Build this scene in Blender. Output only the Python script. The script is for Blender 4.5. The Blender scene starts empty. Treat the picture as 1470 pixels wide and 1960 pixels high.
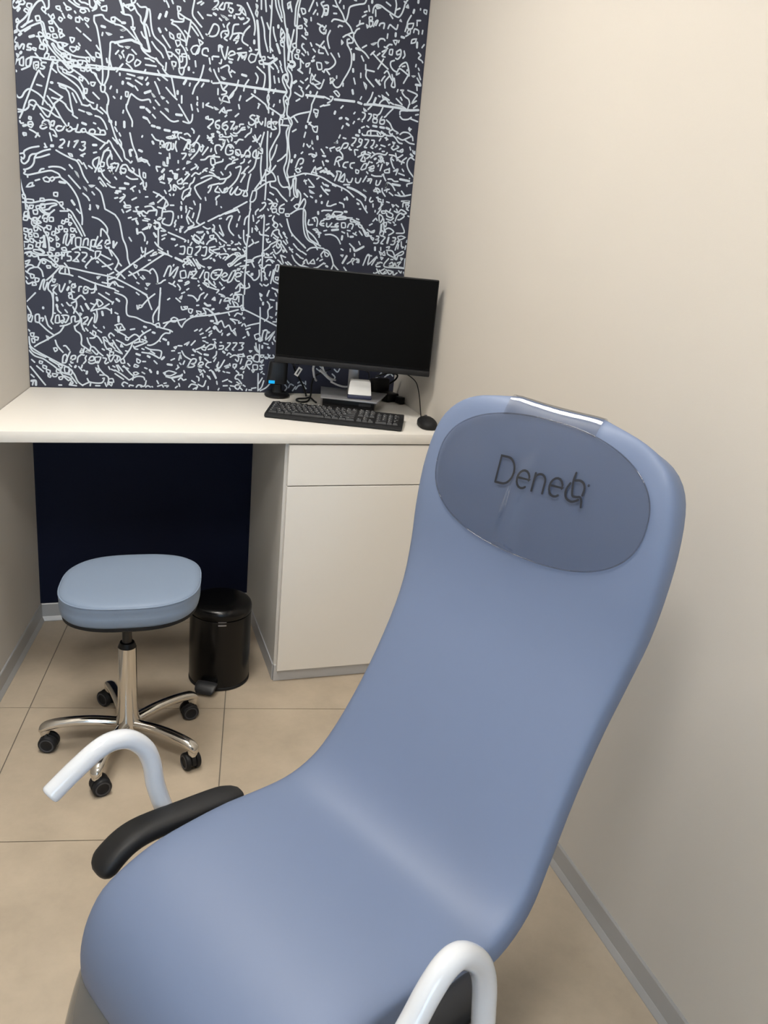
import bpy, bmesh, math, random
from mathutils import Vector, Matrix
random.seed(7)
S = bpy.context.scene
COL = S.collection

# ---------------------------------------------------------------- camera
cd = bpy.data.cameras.new('camera'); cam = bpy.data.objects.new('camera', cd); COL.objects.link(cam)
cd.sensor_fit = 'HORIZONTAL'; cd.sensor_width = 36.0; cd.lens = 1627.848 / 1470 * 36.0
cd.clip_start = 0.02
CAM = Vector((0.205396, -3.093754, 1.562101))
_r = Vector((0.94711823, -0.30764491, 0.09122315)); _u = Vector((0.02138268, 0.34416311, 0.93866636)); _f = Vector((0.32017157, 0.88707743, -0.33254143))
cam.matrix_world = Matrix(((_r.x, _u.x, -_f.x, CAM.x), (_r.y, _u.y, -_f.y, CAM.y), (_r.z, _u.z, -_f.z, CAM.z), (0, 0, 0, 1)))
S.camera = cam

# ---------------------------------------------------------------- world (daylight outside the door) and exposure
wd = bpy.data.worlds.new('world'); S.world = wd; wd.use_nodes = True
bg = wd.node_tree.nodes['Background']; bg.inputs[0].default_value = (0.55, 0.74, 1.0, 1); bg.inputs[1].default_value = 6.0
S.view_settings.view_transform = 'Standard'; S.view_settings.look = 'None'
S.view_settings.gamma = 1.0; S.view_settings.use_curve_mapping = False
S.view_settings.exposure = 0.04
LAMP_COLOR = (1.0, 0.96, 0.895)
LAMP_STRENGTH = 42.0

# ---------------------------------------------------------------- helpers
def lin(c):
    return tuple(((v/255)/12.92 if v/255 <= 0.04045 else ((v/255+0.055)/1.055)**2.4) for v in c) + (1,)

def mat(name, rgb, rough=0.5, metal=0.0, spec=0.5, coat=0.0, var=0.0, vscale=6.0, bump=0.0, bscale=300.0, rnd=0.0):
    m = bpy.data.materials.new(name); m.use_nodes = True
    nt = m.node_tree; b = nt.nodes['Principled BSDF']
    b.inputs['Base Color'].default_value = lin(rgb); b.inputs['Roughness'].default_value = rough
    b.inputs['Metallic'].default_value = metal; b.inputs['Specular IOR Level'].default_value = spec
    b.inputs['Coat Weight'].default_value = coat; b.inputs['Coat Roughness'].default_value = 0.05
    tc = nt.nodes.new('ShaderNodeTexCoord')
    if var > 0 or rnd > 0:
        n = nt.nodes.new('ShaderNodeTexNoise'); n.inputs['Scale'].default_value = vscale; n.inputs['Detail'].default_value = 8; n.inputs['Roughness'].default_value = 0.65
        nt.links.new(tc.outputs['Object'], n.inputs['Vector'])
        mr = nt.nodes.new('ShaderNodeMapRange'); mr.inputs[1].default_value = 0.3; mr.inputs[2].default_value = 0.7
        mr.inputs[3].default_value = 1 - var; mr.inputs[4].default_value = 1 + var
        nt.links.new(n.outputs['Fac'], mr.inputs[0])
        hsv = nt.nodes.new('ShaderNodeHueSaturation'); hsv.inputs['Color'].default_value = lin(rgb)
        val = mr.outputs[0]
        if rnd > 0:
            oi = nt.nodes.new('ShaderNodeObjectInfo'); m2 = nt.nodes.new('ShaderNodeMapRange')
            m2.inputs[3].default_value = 1 - rnd; m2.inputs[4].default_value = 1 + rnd
            nt.links.new(oi.outputs['Random'], m2.inputs[0])
            mu = nt.nodes.new('ShaderNodeMath'); mu.operation = 'MULTIPLY'
            nt.links.new(val, mu.inputs[0]); nt.links.new(m2.outputs[0], mu.inputs[1]); val = mu.outputs[0]
        nt.links.new(val, hsv.inputs['Value']); nt.links.new(hsv.outputs[0], b.inputs['Base Color'])
    if bump > 0:
        n2 = nt.nodes.new('ShaderNodeTexNoise'); n2.inputs['Scale'].default_value = bscale; n2.inputs['Detail'].default_value = 4
        nt.links.new(tc.outputs['Object'], n2.inputs['Vector'])
        bp = nt.nodes.new('ShaderNodeBump'); bp.inputs['Strength'].default_value = bump; bp.inputs['Distance'].default_value = 0.002
        nt.links.new(n2.outputs['Fac'], bp.inputs['Height']); nt.links.new(bp.outputs[0], b.inputs['Normal'])
    return m

def emis(name, rgb, strength):
    m = bpy.data.materials.new(name); m.use_nodes = True; nt = m.node_tree
    nt.nodes.clear(); e = nt.nodes.new('ShaderNodeEmission'); o = nt.nodes.new('ShaderNodeOutputMaterial')
    e.inputs[0].default_value = (*rgb, 1); e.inputs[1].default_value = strength
    nt.links.new(e.outputs[0], o.inputs[0]); return m

def clear_film(name, tint, refl, rough):
    m = bpy.data.materials.new(name); m.use_nodes = True; nt = m.node_tree; nt.nodes.clear()
    o = nt.nodes.new('ShaderNodeOutputMaterial'); mx = nt.nodes.new('ShaderNodeMixShader')
    t = nt.nodes.new('ShaderNodeBsdfTransparent'); t.inputs[0].default_value = (*tint, 1)
    g = nt.nodes.new('ShaderNodeBsdfGlossy'); g.inputs['Roughness'].default_value = rough
    lw = nt.nodes.new('ShaderNodeLayerWeight'); lw.inputs[0].default_value = 0.5
    pw = nt.nodes.new('ShaderNodeMath'); pw.operation = 'POWER'; pw.inputs[1].default_value = 4.0
    ma = nt.nodes.new('ShaderNodeMath'); ma.operation = 'MULTIPLY_ADD'; ma.inputs[1].default_value = 0.8; ma.inputs[2].default_value = refl
    nt.links.new(lw.outputs['Facing'], pw.inputs[0]); nt.links.new(pw.outputs[0], ma.inputs[0])
    nt.links.new(ma.outputs[0], mx.inputs[0]); nt.links.new(t.outputs[0], mx.inputs[1]); nt.links.new(g.outputs[0], mx.inputs[2])
    nt.links.new(mx.outputs[0], o.inputs[0]); return m

def link(name, me, parent=None):
    o = bpy.data.objects.new(name, me); COL.objects.link(o)
    if parent is not None: o.parent = parent
    return o

def finish(name, bm, m, parent=None, smooth=None, recalc=True):
    if recalc: bmesh.ops.recalc_face_normals(bm, faces=bm.faces)
    me = bpy.data.meshes.new(name); bm.to_mesh(me); bm.free()
    if m is not None: me.materials.append(m)
    if smooth is not None:
        for p in me.polygons: p.use_smooth = True
        if smooth < 180: me.set_sharp_from_angle(angle=math.radians(smooth))
    return link(name, me, parent)

def thing(name, label, cat, loc=(0, 0, 0), rotz=0.0, group=None):
    o = bpy.data.objects.new(name, None); COL.objects.link(o); o.location = loc; o.rotation_euler = (0, 0, rotz)
    o.empty_display_size = 0.05
    o['label'] = label; o['category'] = cat
    if group: o['group'] = group
    return o

def tag(o, label, cat, group=None):
    o['label'] = label; o['category'] = cat
    if group: o['group'] = group
    return o

def struct(o):
    o['kind'] = 'structure'; return o

def box(bm, c, s, bev=0.0, rot=None, seg=2):
    r = bmesh.ops.create_cube(bm, size=1.0); vs = r['verts']
    bmesh.ops.scale(bm, vec=Vector(s), verts=vs)
    if bev > 0:
        es = list({e for v in vs for e in v.link_edges})
        q = bmesh.ops.bevel(bm, geom=es, offset=bev, segments=seg, affect='EDGES', profile=0.5)
        vs = list({v for f in q['faces'] for v in f.verts} | {v for v in vs if v.is_valid})
    if rot is not None: bmesh.ops.rotate(bm, cent=(0, 0, 0), matrix=rot, verts=vs)
    bmesh.ops.translate(bm, vec=Vector(c), verts=vs)
    return vs

def prism(bm, poly, z0, z1, bev=0.0):
    a = [bm.verts.new((x, y, z0)) for x, y in poly]; b = [bm.verts.new((x, y, z1)) for x, y in poly]
    n = len(poly); bm.faces.new(a[::-1]); bm.faces.new(b)
    for i in range(n): bm.faces.new((a[i], a[(i+1) % n], b[(i+1) % n], b[i]))
    if bev > 0:
        es = list({e for v in a + b for e in v.link_edges})
        bmesh.ops.bevel(bm, geom=es, offset=bev, segments=2, affect='EDGES', profile=0.5)

def loft(bm, rings, cap0=True, cap1=True, closed=True):
    R = [[bm.verts.new(p) for p in r] for r in rings]
    n = len(R[0])
    for i in range(len(R)-1):
        for j in range(n if closed else n-1):
            k = (j+1) % n
            bm.faces.new((R[i][j], R[i][k], R[i+1][k], R[i+1][j]))
    if cap0: bm.faces.new(R[0][::-1])
    if cap1: bm.faces.new(R[-1])
    return R

def smooth_path(pts, per=6):
    P = [Vector(p) for p in pts]; out = []
    for i in range(len(P)-1):
        p0 = P[i-1] if i > 0 else P[0]*2-P[1]; p1 = P[i]; p2 = P[i+1]; p3 = P[i+2] if i+2 < len(P) else P[-1]*2-P[-2]
        for k in range(per):
            t = k/per
            out.append(0.5*((2*p1)+(p2-p0)*t+(2*p0-5*p1+4*p2-p3)*t*t+(3*p1-p0-3*p2+p3)*t**3))
    out.append(P[-1]); return out

def tube(bm, pts, r, n=10, per=6, rounded=True, flat=1.0):
    """swept tube; r may be a number or a list along the control points"""
    path = smooth_path(pts, per) if per > 1 else [Vector(p) for p in pts]
    m = len(path)
    def rad(i):
        if not isinstance(r, (list, tuple)): return r
        x = i/(m-1)*(len(r)-1); a = int(min(x, len(r)-2)); return r[a]*(1-(x-a))+r[a+1]*(x-a)
    T = [(path[min(i+1, m-1)]-path[max(i-1, 0)]).normalized() for i in range(m)]
    up = Vector((0, 0, 1)) if abs(T[0].z) < 0.9 else Vector((1, 0, 0))
    N = (up - T[0]*up.dot(T[0])).normalized(); rings = []
    seq = []
    for i in range(m):
        N = (N - T[i]*N.dot(T[i])).normalized(); B = T[i].cross(N)
        seq.append((path[i], N.copy(), B, T[i], rad(i)))
    full = []
    if rounded:
        p, N0, B0, T0, r0 = seq[0]
        for a in (80, 55, 25): full.append((p - T0*r0*0.35*math.sin(math.radians(a)), N0, B0, r0*(0.75+0.25*math.cos(math.radians(a))) if a < 60 else r0*0.80))
    full += [(p, N_, B_, r_) for p, N_, B_, T_, r_ in seq]
    if rounded:
        p, N0, B0, T0, r0 = seq[-1]
        for a in (25, 55, 80): full.append((p + T0*r0*0.35*math.sin(math.radians(a)), N0, B0, r0*(0.75+0.25*math.cos(math.radians(a))) if a < 60 else r0*0.80))
    for p, N_, B_, rr in full:
        rings.append([p + N_*math.cos(2*math.pi*k/n)*rr*flat + B_*math.sin(2*math.pi*k/n)*rr for k in range(n)])
    loft(bm, rings)

def lathe(bm, prof, n=32, c=(0, 0, 0), axis='z', cap0=True, cap1=True):
    c = Vector(c); rings = []
    for r, h in prof:
        ring = []
        for k in range(n):
            a = 2*math.pi*k/n; x, y = r*math.cos(a), r*math.sin(a)
            v = Vector((x, y, h)) if axis == 'z' else (Vector((h, x, y)) if axis == 'x' else Vector((x, h, y)))
            ring.append(c+v)
        rings.append(ring)
    loft(bm, rings, cap0, cap1)

def supel(w, h, n, k, rot=0.0):
    out = []
    for i in range(k):
        a = 2*math.pi*i/k; ca, sa = math.cos(a), math.sin(a)
        x = w*math.copysign(abs(ca)**(2/n), ca); y = h*math.copysign(abs(sa)**(2/n), sa)
        out.append((x*math.cos(rot)-y*math.sin(rot), x*math.sin(rot)+y*math.cos(rot)))
    return out

def ribbon(bm, pts, width, to3d, closed=False, lift=0.0):
    """flat printed stroke with round-ish ends; pts in 2D plane units, to3d maps (a,b)->Vector"""
    P = [Vector((p[0], p[1])) for p in pts]
    Q = [P[0]]
    for p in P[1:]:
        if (p-Q[-1]).length > 1e-5: Q.append(p)
    P = Q; h = width/2
    if len(P) == 1: P = [P[0]-Vector((h*0.4, 0)), P[0]+Vector((h*0.4, 0))]
    n = len(P); L = []; Rr = []
    for i in range(n):
        if closed and n > 2: a, b = P[i-1], P[(i+1) % n]
        else: a, b = P[max(i-1, 0)], P[min(i+1, n-1)]
        d1 = (P[i]-a); d2 = (b-P[i])
        d1 = d1.normalized() if d1.length > 1e-9 else d2.normalized()
        d2 = d2.normalized() if d2.length > 1e-9 else d1
        t = (d1+d2); t = t.normalized() if t.length > 1e-6 else d1
        nn = Vector((-t.y, t.x)); k = 1/max(0.55, abs(nn.dot(Vector((-d1.y, d1.x)))))
        L.append(P[i]+nn*h*k); Rr.append(P[i]-nn*h*k)
    vl = [bm.verts.new(to3d(q.x, q.y)) for q in L]; vr = [bm.verts.new(to3d(q.x, q.y)) for q in Rr]
    for i in range(n-1): bm.faces.new((vl[i], vl[i+1], vr[i+1], vr[i]))
    if closed and n > 2: bm.faces.new((vl[-1], vl[0], vr[0], vr[-1]))
    else:
        for (e, s, A, B) in ((0, -1, vl, vr), (n-1, 1, vl, vr)):
            t = (P[1]-P[0]).normalized() if e == 0 else (P[-1]-P[-2]).normalized()
            nn = Vector((-t.y, t.x)); c = P[e]
            q1 = c + t*s*h*0.8 + nn*h*0.55; q2 = c + t*s*h*0.8 - nn*h*0.55
            w1 = bm.verts.new(to3d(q1.x, q1.y)); w2 = bm.verts.new(to3d(q2.x, q2.y))
            bm.faces.new((A[e], w1, w2, B[e]))

# ---------------------------------------------------------------- materials
M = {}
M['wall'] = mat('wall_paint', (197, 191, 182), 0.75, bump=0.12, bscale=900)
M['ceiling'] = mat('ceiling_paint', (232, 229, 222), 0.85)
M['navy'] = mat('navy_wall', (11, 17, 38), 0.65, spec=0.15)
M['mural'] = mat('mural_vinyl', (40, 43, 59), 0.5, spec=0.4, var=0.04, vscale=3)
M['ink'] = mat('pale_print', (194, 204, 214), 0.55, spec=0.3)
M['tile'] = mat('stone_tile', (178, 164, 145), 0.38, spec=0.4, var=0.13, vscale=5, bump=0.05, bscale=60, rnd=0.025)
M['grout'] = mat('grout', (112, 105, 96), 0.9)
M['alu'] = mat('baseboard_aluminium', (172, 172, 172), 0.4, metal=0.25)
M['laminate'] = mat('white_laminate', (228, 224, 217), 0.42, spec=0.4)
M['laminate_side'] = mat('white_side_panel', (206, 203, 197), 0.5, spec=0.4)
M['shadowgap'] = mat('gap_dark', (90, 86, 78), 0.8)
M['plinth'] = mat('silver_plinth', (190, 192, 196), 0.45, metal=0.3)
M['blue'] = mat('blue_vinyl', (104, 118, 146), 0.52, spec=0.5, bump=0.03, bscale=700)
M['stoolblue'] = mat('stool_blue_vinyl', (126, 141, 162), 0.5, spec=0.35, bump=0.03, bscale=700)
M['white_gloss'] = mat('white_lacquer', (205, 208, 213), 0.14, spec=0.5, coat=0.5)
M['blackpad'] = mat('black_armrest_rubber', (30, 30, 31), 0.5, spec=0.35, bump=0.05, bscale=500)
M['black'] = mat('black_plastic', (13, 13, 15), 0.4, spec=0.3)
M['blackmatte'] = mat('black_matte_plastic', (24, 24, 26), 0.6, spec=0.3)
M['screen'] = mat('dark_screen', (5, 5, 5), 0.55, spec=0.08)
M['chrome'] = mat('polished_aluminium', (212, 208, 202), 0.13, metal=1.0)
M['silver'] = mat('silver_plastic', (150, 150, 152), 0.35, metal=0.5)
M['whiteplastic'] = mat('white_plastic', (228, 226, 222), 0.4)
M['binblack'] = mat('black_enamel', (5, 5, 6), 0.26, spec=0.35)
M['tyre'] = mat('caster_rubber', (26, 26, 28), 0.55, spec=0.3)
M['tyregrey'] = mat('caster_grey_ring', (62, 62, 66), 0.5)
M['greykey'] = mat('key_black', (22, 23, 26), 0.42, spec=0.5)
M['legend'] = mat('key_legend', (190, 190, 190), 0.5)
M['cable_white'] = mat('cable_white', (205, 205, 205), 0.45)
M['gray_shell'] = mat('grey_leg_cover', (84, 90, 95), 0.16, spec=0.5, coat=0.6)
M['text'] = mat('logo_grey_print', (26, 30, 40), 0.5)
M['cyan'] = emis('cyan_light', (0.02, 0.45, 0.9), 1.0)
M['film'] = clear_film('clear_film', (0.72, 0.735, 0.76), 0.055, 0.015)
M['glass'] = clear_film('door_glass', (0.96, 0.98, 0.97), 0.04, 0.0)
M['lamp'] = emis('lamp_diffuser', LAMP_COLOR, LAMP_STRENGTH); M['lamp_dim'] = emis('dim_lamp_diffuser', LAMP_COLOR, LAMP_STRENGTH*1.15)
M['white_paint'] = mat('white_paint_metal', (228, 228, 226), 0.4)

# ---------------------------------------------------------------- room
HD = 0.8883      # desk top
WD = 1.3103      # back wall width
LS = -0.1963     # left wall slope
RS = -0.0058
YR = -4.7        # rear wall
ZC = 2.85
def lx(y): return y*-LS
rx = lambda y: WD + (-y)*0.0058

def wall_prism(name, poly, m, z0=0.0, z1=ZC):
    bm = bmesh.new(); prism(bm, poly, z0, z1); return struct(finish(name, bm, m))
T = 0.1
wall_prism('wall_back', [(-0.35, 0), (WD+0.3, 0), (WD+0.3, T), (-0.35, T)], M['navy'])
wall_prism('wall_left', [(0, 0), (lx(YR), YR), (lx(YR)-T, YR), (-T, 0)], M['wall'])
wall_prism('wall_right', [(WD, 0), (WD+T, 0), (rx(YR)+T, YR), (rx(YR), YR)], M['wall'])
# rear wall behind the viewer with a glazed door opening
DX0, DX1, DZ = -0.55, 0.45, 2.1
bm = bmesh.new()
prism(bm, [(lx(YR)-T, YR), (DX0, YR), (DX0, YR-T), (lx(YR)-T, YR-T)], 0, ZC)
prism(bm, [(DX1, YR), (rx(YR)+T, YR), (rx(YR)+T, YR-T), (DX1, YR-T)], 0, ZC)
prism(bm, [(DX0, YR), (DX1, YR), (DX1, YR-T), (DX0, YR-T)], DZ, ZC)
struct(finish('wall_rear', bm, M['wall']))
bm = bmesh.new(); prism(bm, [(-1.2, YR-0.2), (1.6, YR-0.2), (1.6, 0.2), (-1.2, 0.2)], ZC, ZC+0.1); struct(finish('ceiling', bm, M['ceiling']))
door = bpy.data.objects.new('door_1', None); COL.objects.link(door); door['kind'] = 'structure'
bm = bmesh.new()
for x in (DX0+0.035, DX1-0.035): box(bm, (x, YR-0.05, DZ/2), (0.07, 0.06, DZ), 0.004)
for z in (0.05, DZ-0.035): box(bm, ((DX0+DX1)/2, YR-0.05, z), (DX1-DX0-0.14, 0.06, 0.07), 0.004)
finish('door_frame', bm, M['alu'], door)
bm = bmesh.new(); box(bm, ((DX0+DX1)/2, YR-0.05, DZ/2), (DX1-DX0-0.13, 0.008, DZ-0.13)); finish('pane', bm, M['glass'], door)

# floor: bed plus one object per tile
bm = bmesh.new(); prism(bm, [(-1.3, YR-0.15), (1.6, YR-0.15), (1.6, 0.15), (-1.3, 0.15)], -0.05, -0.0025)
floor = struct(finish('floor', bm, M['grout']))
room = [(0.0, 0.0), (lx(YR), YR), (rx(YR), YR), (WD, 0.0)]   # counter-clockwise
def clip(poly, region):
    out = poly
    for i in range(len(region)):
        a, b = region[i], region[(i+1) % len(region)]
        inside = lambda p: (b[0]-a[0])*(p[1]-a[1])-(b[1]-a[1])*(p[0]-a[0]) >= -1e-9
        src, out = out, []
        for k in range(len(src)):
            p, q = src[k], src[(k+1) % len(src)]
            if inside(p): out.append(p)
            if inside(p) != inside(q):
                d = lambda s: (b[0]-a[0])*(s[1]-a[1])-(b[1]-a[1])*(s[0]-a[0])
                t = d(p)/(d(p)-d(q)); out.append((p[0]+(q[0]-p[0])*t, p[1]+(q[1]-p[1])*t))
        if not out: return []
    return out
AT, TX, TY, TS = -0.1789, -0.0057, -0.6012, 0.6
ca, sa = math.cos(AT), math.sin(AT)
for i in range(-4, 5):
    for j in range(-9, 4):
        g = 0.0016
        cs = [(i*TS+g, j*TS+g), ((i+1)*TS-g, j*TS+g), ((i+1)*TS-g, (j+1)*TS-g), (i*TS+g, (j+1)*TS-g)]
        poly = clip([(TX+ca*x-sa*y, TY+sa*x+ca*y) for x, y in cs], room)
        ar = 0.5*sum(poly[k][0]*poly[(k+1) % len(poly)][1]-poly[(k+1) % len(poly)][0]*poly[k][1] for k in range(len(poly))) if poly else 0
        if ar < 0.004: continue
        bm = bmesh.new(); prism(bm, poly, -0.012, 0.0); finish('tile', bm, M['tile'], floor)

# aluminium baseboards: upright strip with a small bevelled foot
def baseboard(name, a, b, nrm):
    a = Vector((*a, 0)); b = Vector((*b, 0)); n = Vector((*nrm, 0)).normalized()
    prof = [(0.0, 0.0), (0.0145, 0.0), (0.0145, 0.003), (0.0072, 0.016), (0.006, 0.0175), (0.006, 0.067), (0.004, 0.0697), (0.0, 0.0697)]
    bm = bmesh.new()
    loft(bm, [[p + n*d + Vector((0, 0, h)) for d, h in prof] for p in (a, b)])
    return struct(finish(name, bm, M['alu']))
baseboard('baseboard_left', (lx(YR), YR), (0.0, 0.0), (1, LS))
baseboard('baseboard_back', (0.0, 0.0), (0.77, 0.0), (0, -1))
baseboard('baseboard_right', (rx(-0.57), -0.57), (rx(YR), YR), (-1, -0.0058))

# ceiling luminaires
def ceiling_light(x, y, sx, sy, label, rz=0.0, lamp='lamp'):
    t = thing('ceiling_light', label, 'lamp', (x, y, ZC), rz, 'flat ceiling panels')
    bm = bmesh.new()
    for dx in (-1, 1): box(bm, (dx*(sx/2+0.012), 0, -0.02), (0.024, sy+0.048, 0.04), 0.003)
    for dy in (-1, 1): box(bm, (0, dy*(sy/2+0.012), -0.02), (sx, 0.024, 0.04), 0.003)
    finish('lamp_frame', bm, M['white_paint'], t)
    bm = bmesh.new(); box(bm, (0, 0, -0.022), (sx, sy, 0.02)); finish('diffuser', bm, M[lamp], t)
ceiling_light(0.17, -1.12, 0.50, 0.50, 'square white ceiling panel over the stool')
ceiling_light(0.10, -2.85, 0.50, 0.50, 'square white ceiling panel in front of the treatment chair', lamp='lamp_dim')

# ---------------------------------------------------------------- desk worktop and cabinet
TH, DD = 0.0328, 0.5862
bm = bmesh.new(); prism(bm, [(lx(-DD)+0.001, -DD), (rx(-DD)-0.001, -DD), (WD-0.001, -0.0035), (0.001, -0.0035)], HD-TH, HD, 0.0012)
tag(finish('desk_worktop', bm, M['laminate'], smooth=40), 'long white desk worktop spanning the alcove under the mural', 'desk')
CX, CF = 0.7705, 0.5643
cab = thing('base_cabinet', 'white base cabinet with one drawer and one tall door under the worktop', 'cabinet', (CX, -CF, 0))
CW = rx(-CF) - CX - 0.018
ztop = HD-TH-0.0005
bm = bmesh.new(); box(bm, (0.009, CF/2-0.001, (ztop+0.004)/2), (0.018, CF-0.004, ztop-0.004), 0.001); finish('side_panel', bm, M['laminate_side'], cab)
bm = bmesh.new(); box(bm, (0.018+(CW-0.018)/2, CF/2+0.01, (ztop+0.06)/2), (CW-0.018, CF-0.026, ztop-0.06)); finish('carcass', bm, M['shadowgap'], cab)
bm = bmesh.new(); box(bm, (0.0085+(CW-0.0085)/2, -0.0095, (0.7165+0.8500)/2), (CW-0.0085, 0.019, 0.8500-0.7165), 0.0012); finish('drawer', bm, M['laminate'], cab)
bm = bmesh.new(); box(bm, (0.0085+(CW-0.0085)/2, -0.0095, (0.047+0.7128)/2), (CW-0.0085, 0.019, 0.7128-0.047), 0.0012); finish('door', bm, M['laminate'], cab)
bm = bmesh.new(); box(bm, (CW/2, 0.002, 0.0315), (CW, 0.012, 0.061), 0.001); box(bm, (-0.002, CF/2-0.01, 0.0315), (0.004, CF-0.03, 0.061), 0.001)
finish('plinth', bm, M['plinth'], cab)
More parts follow.
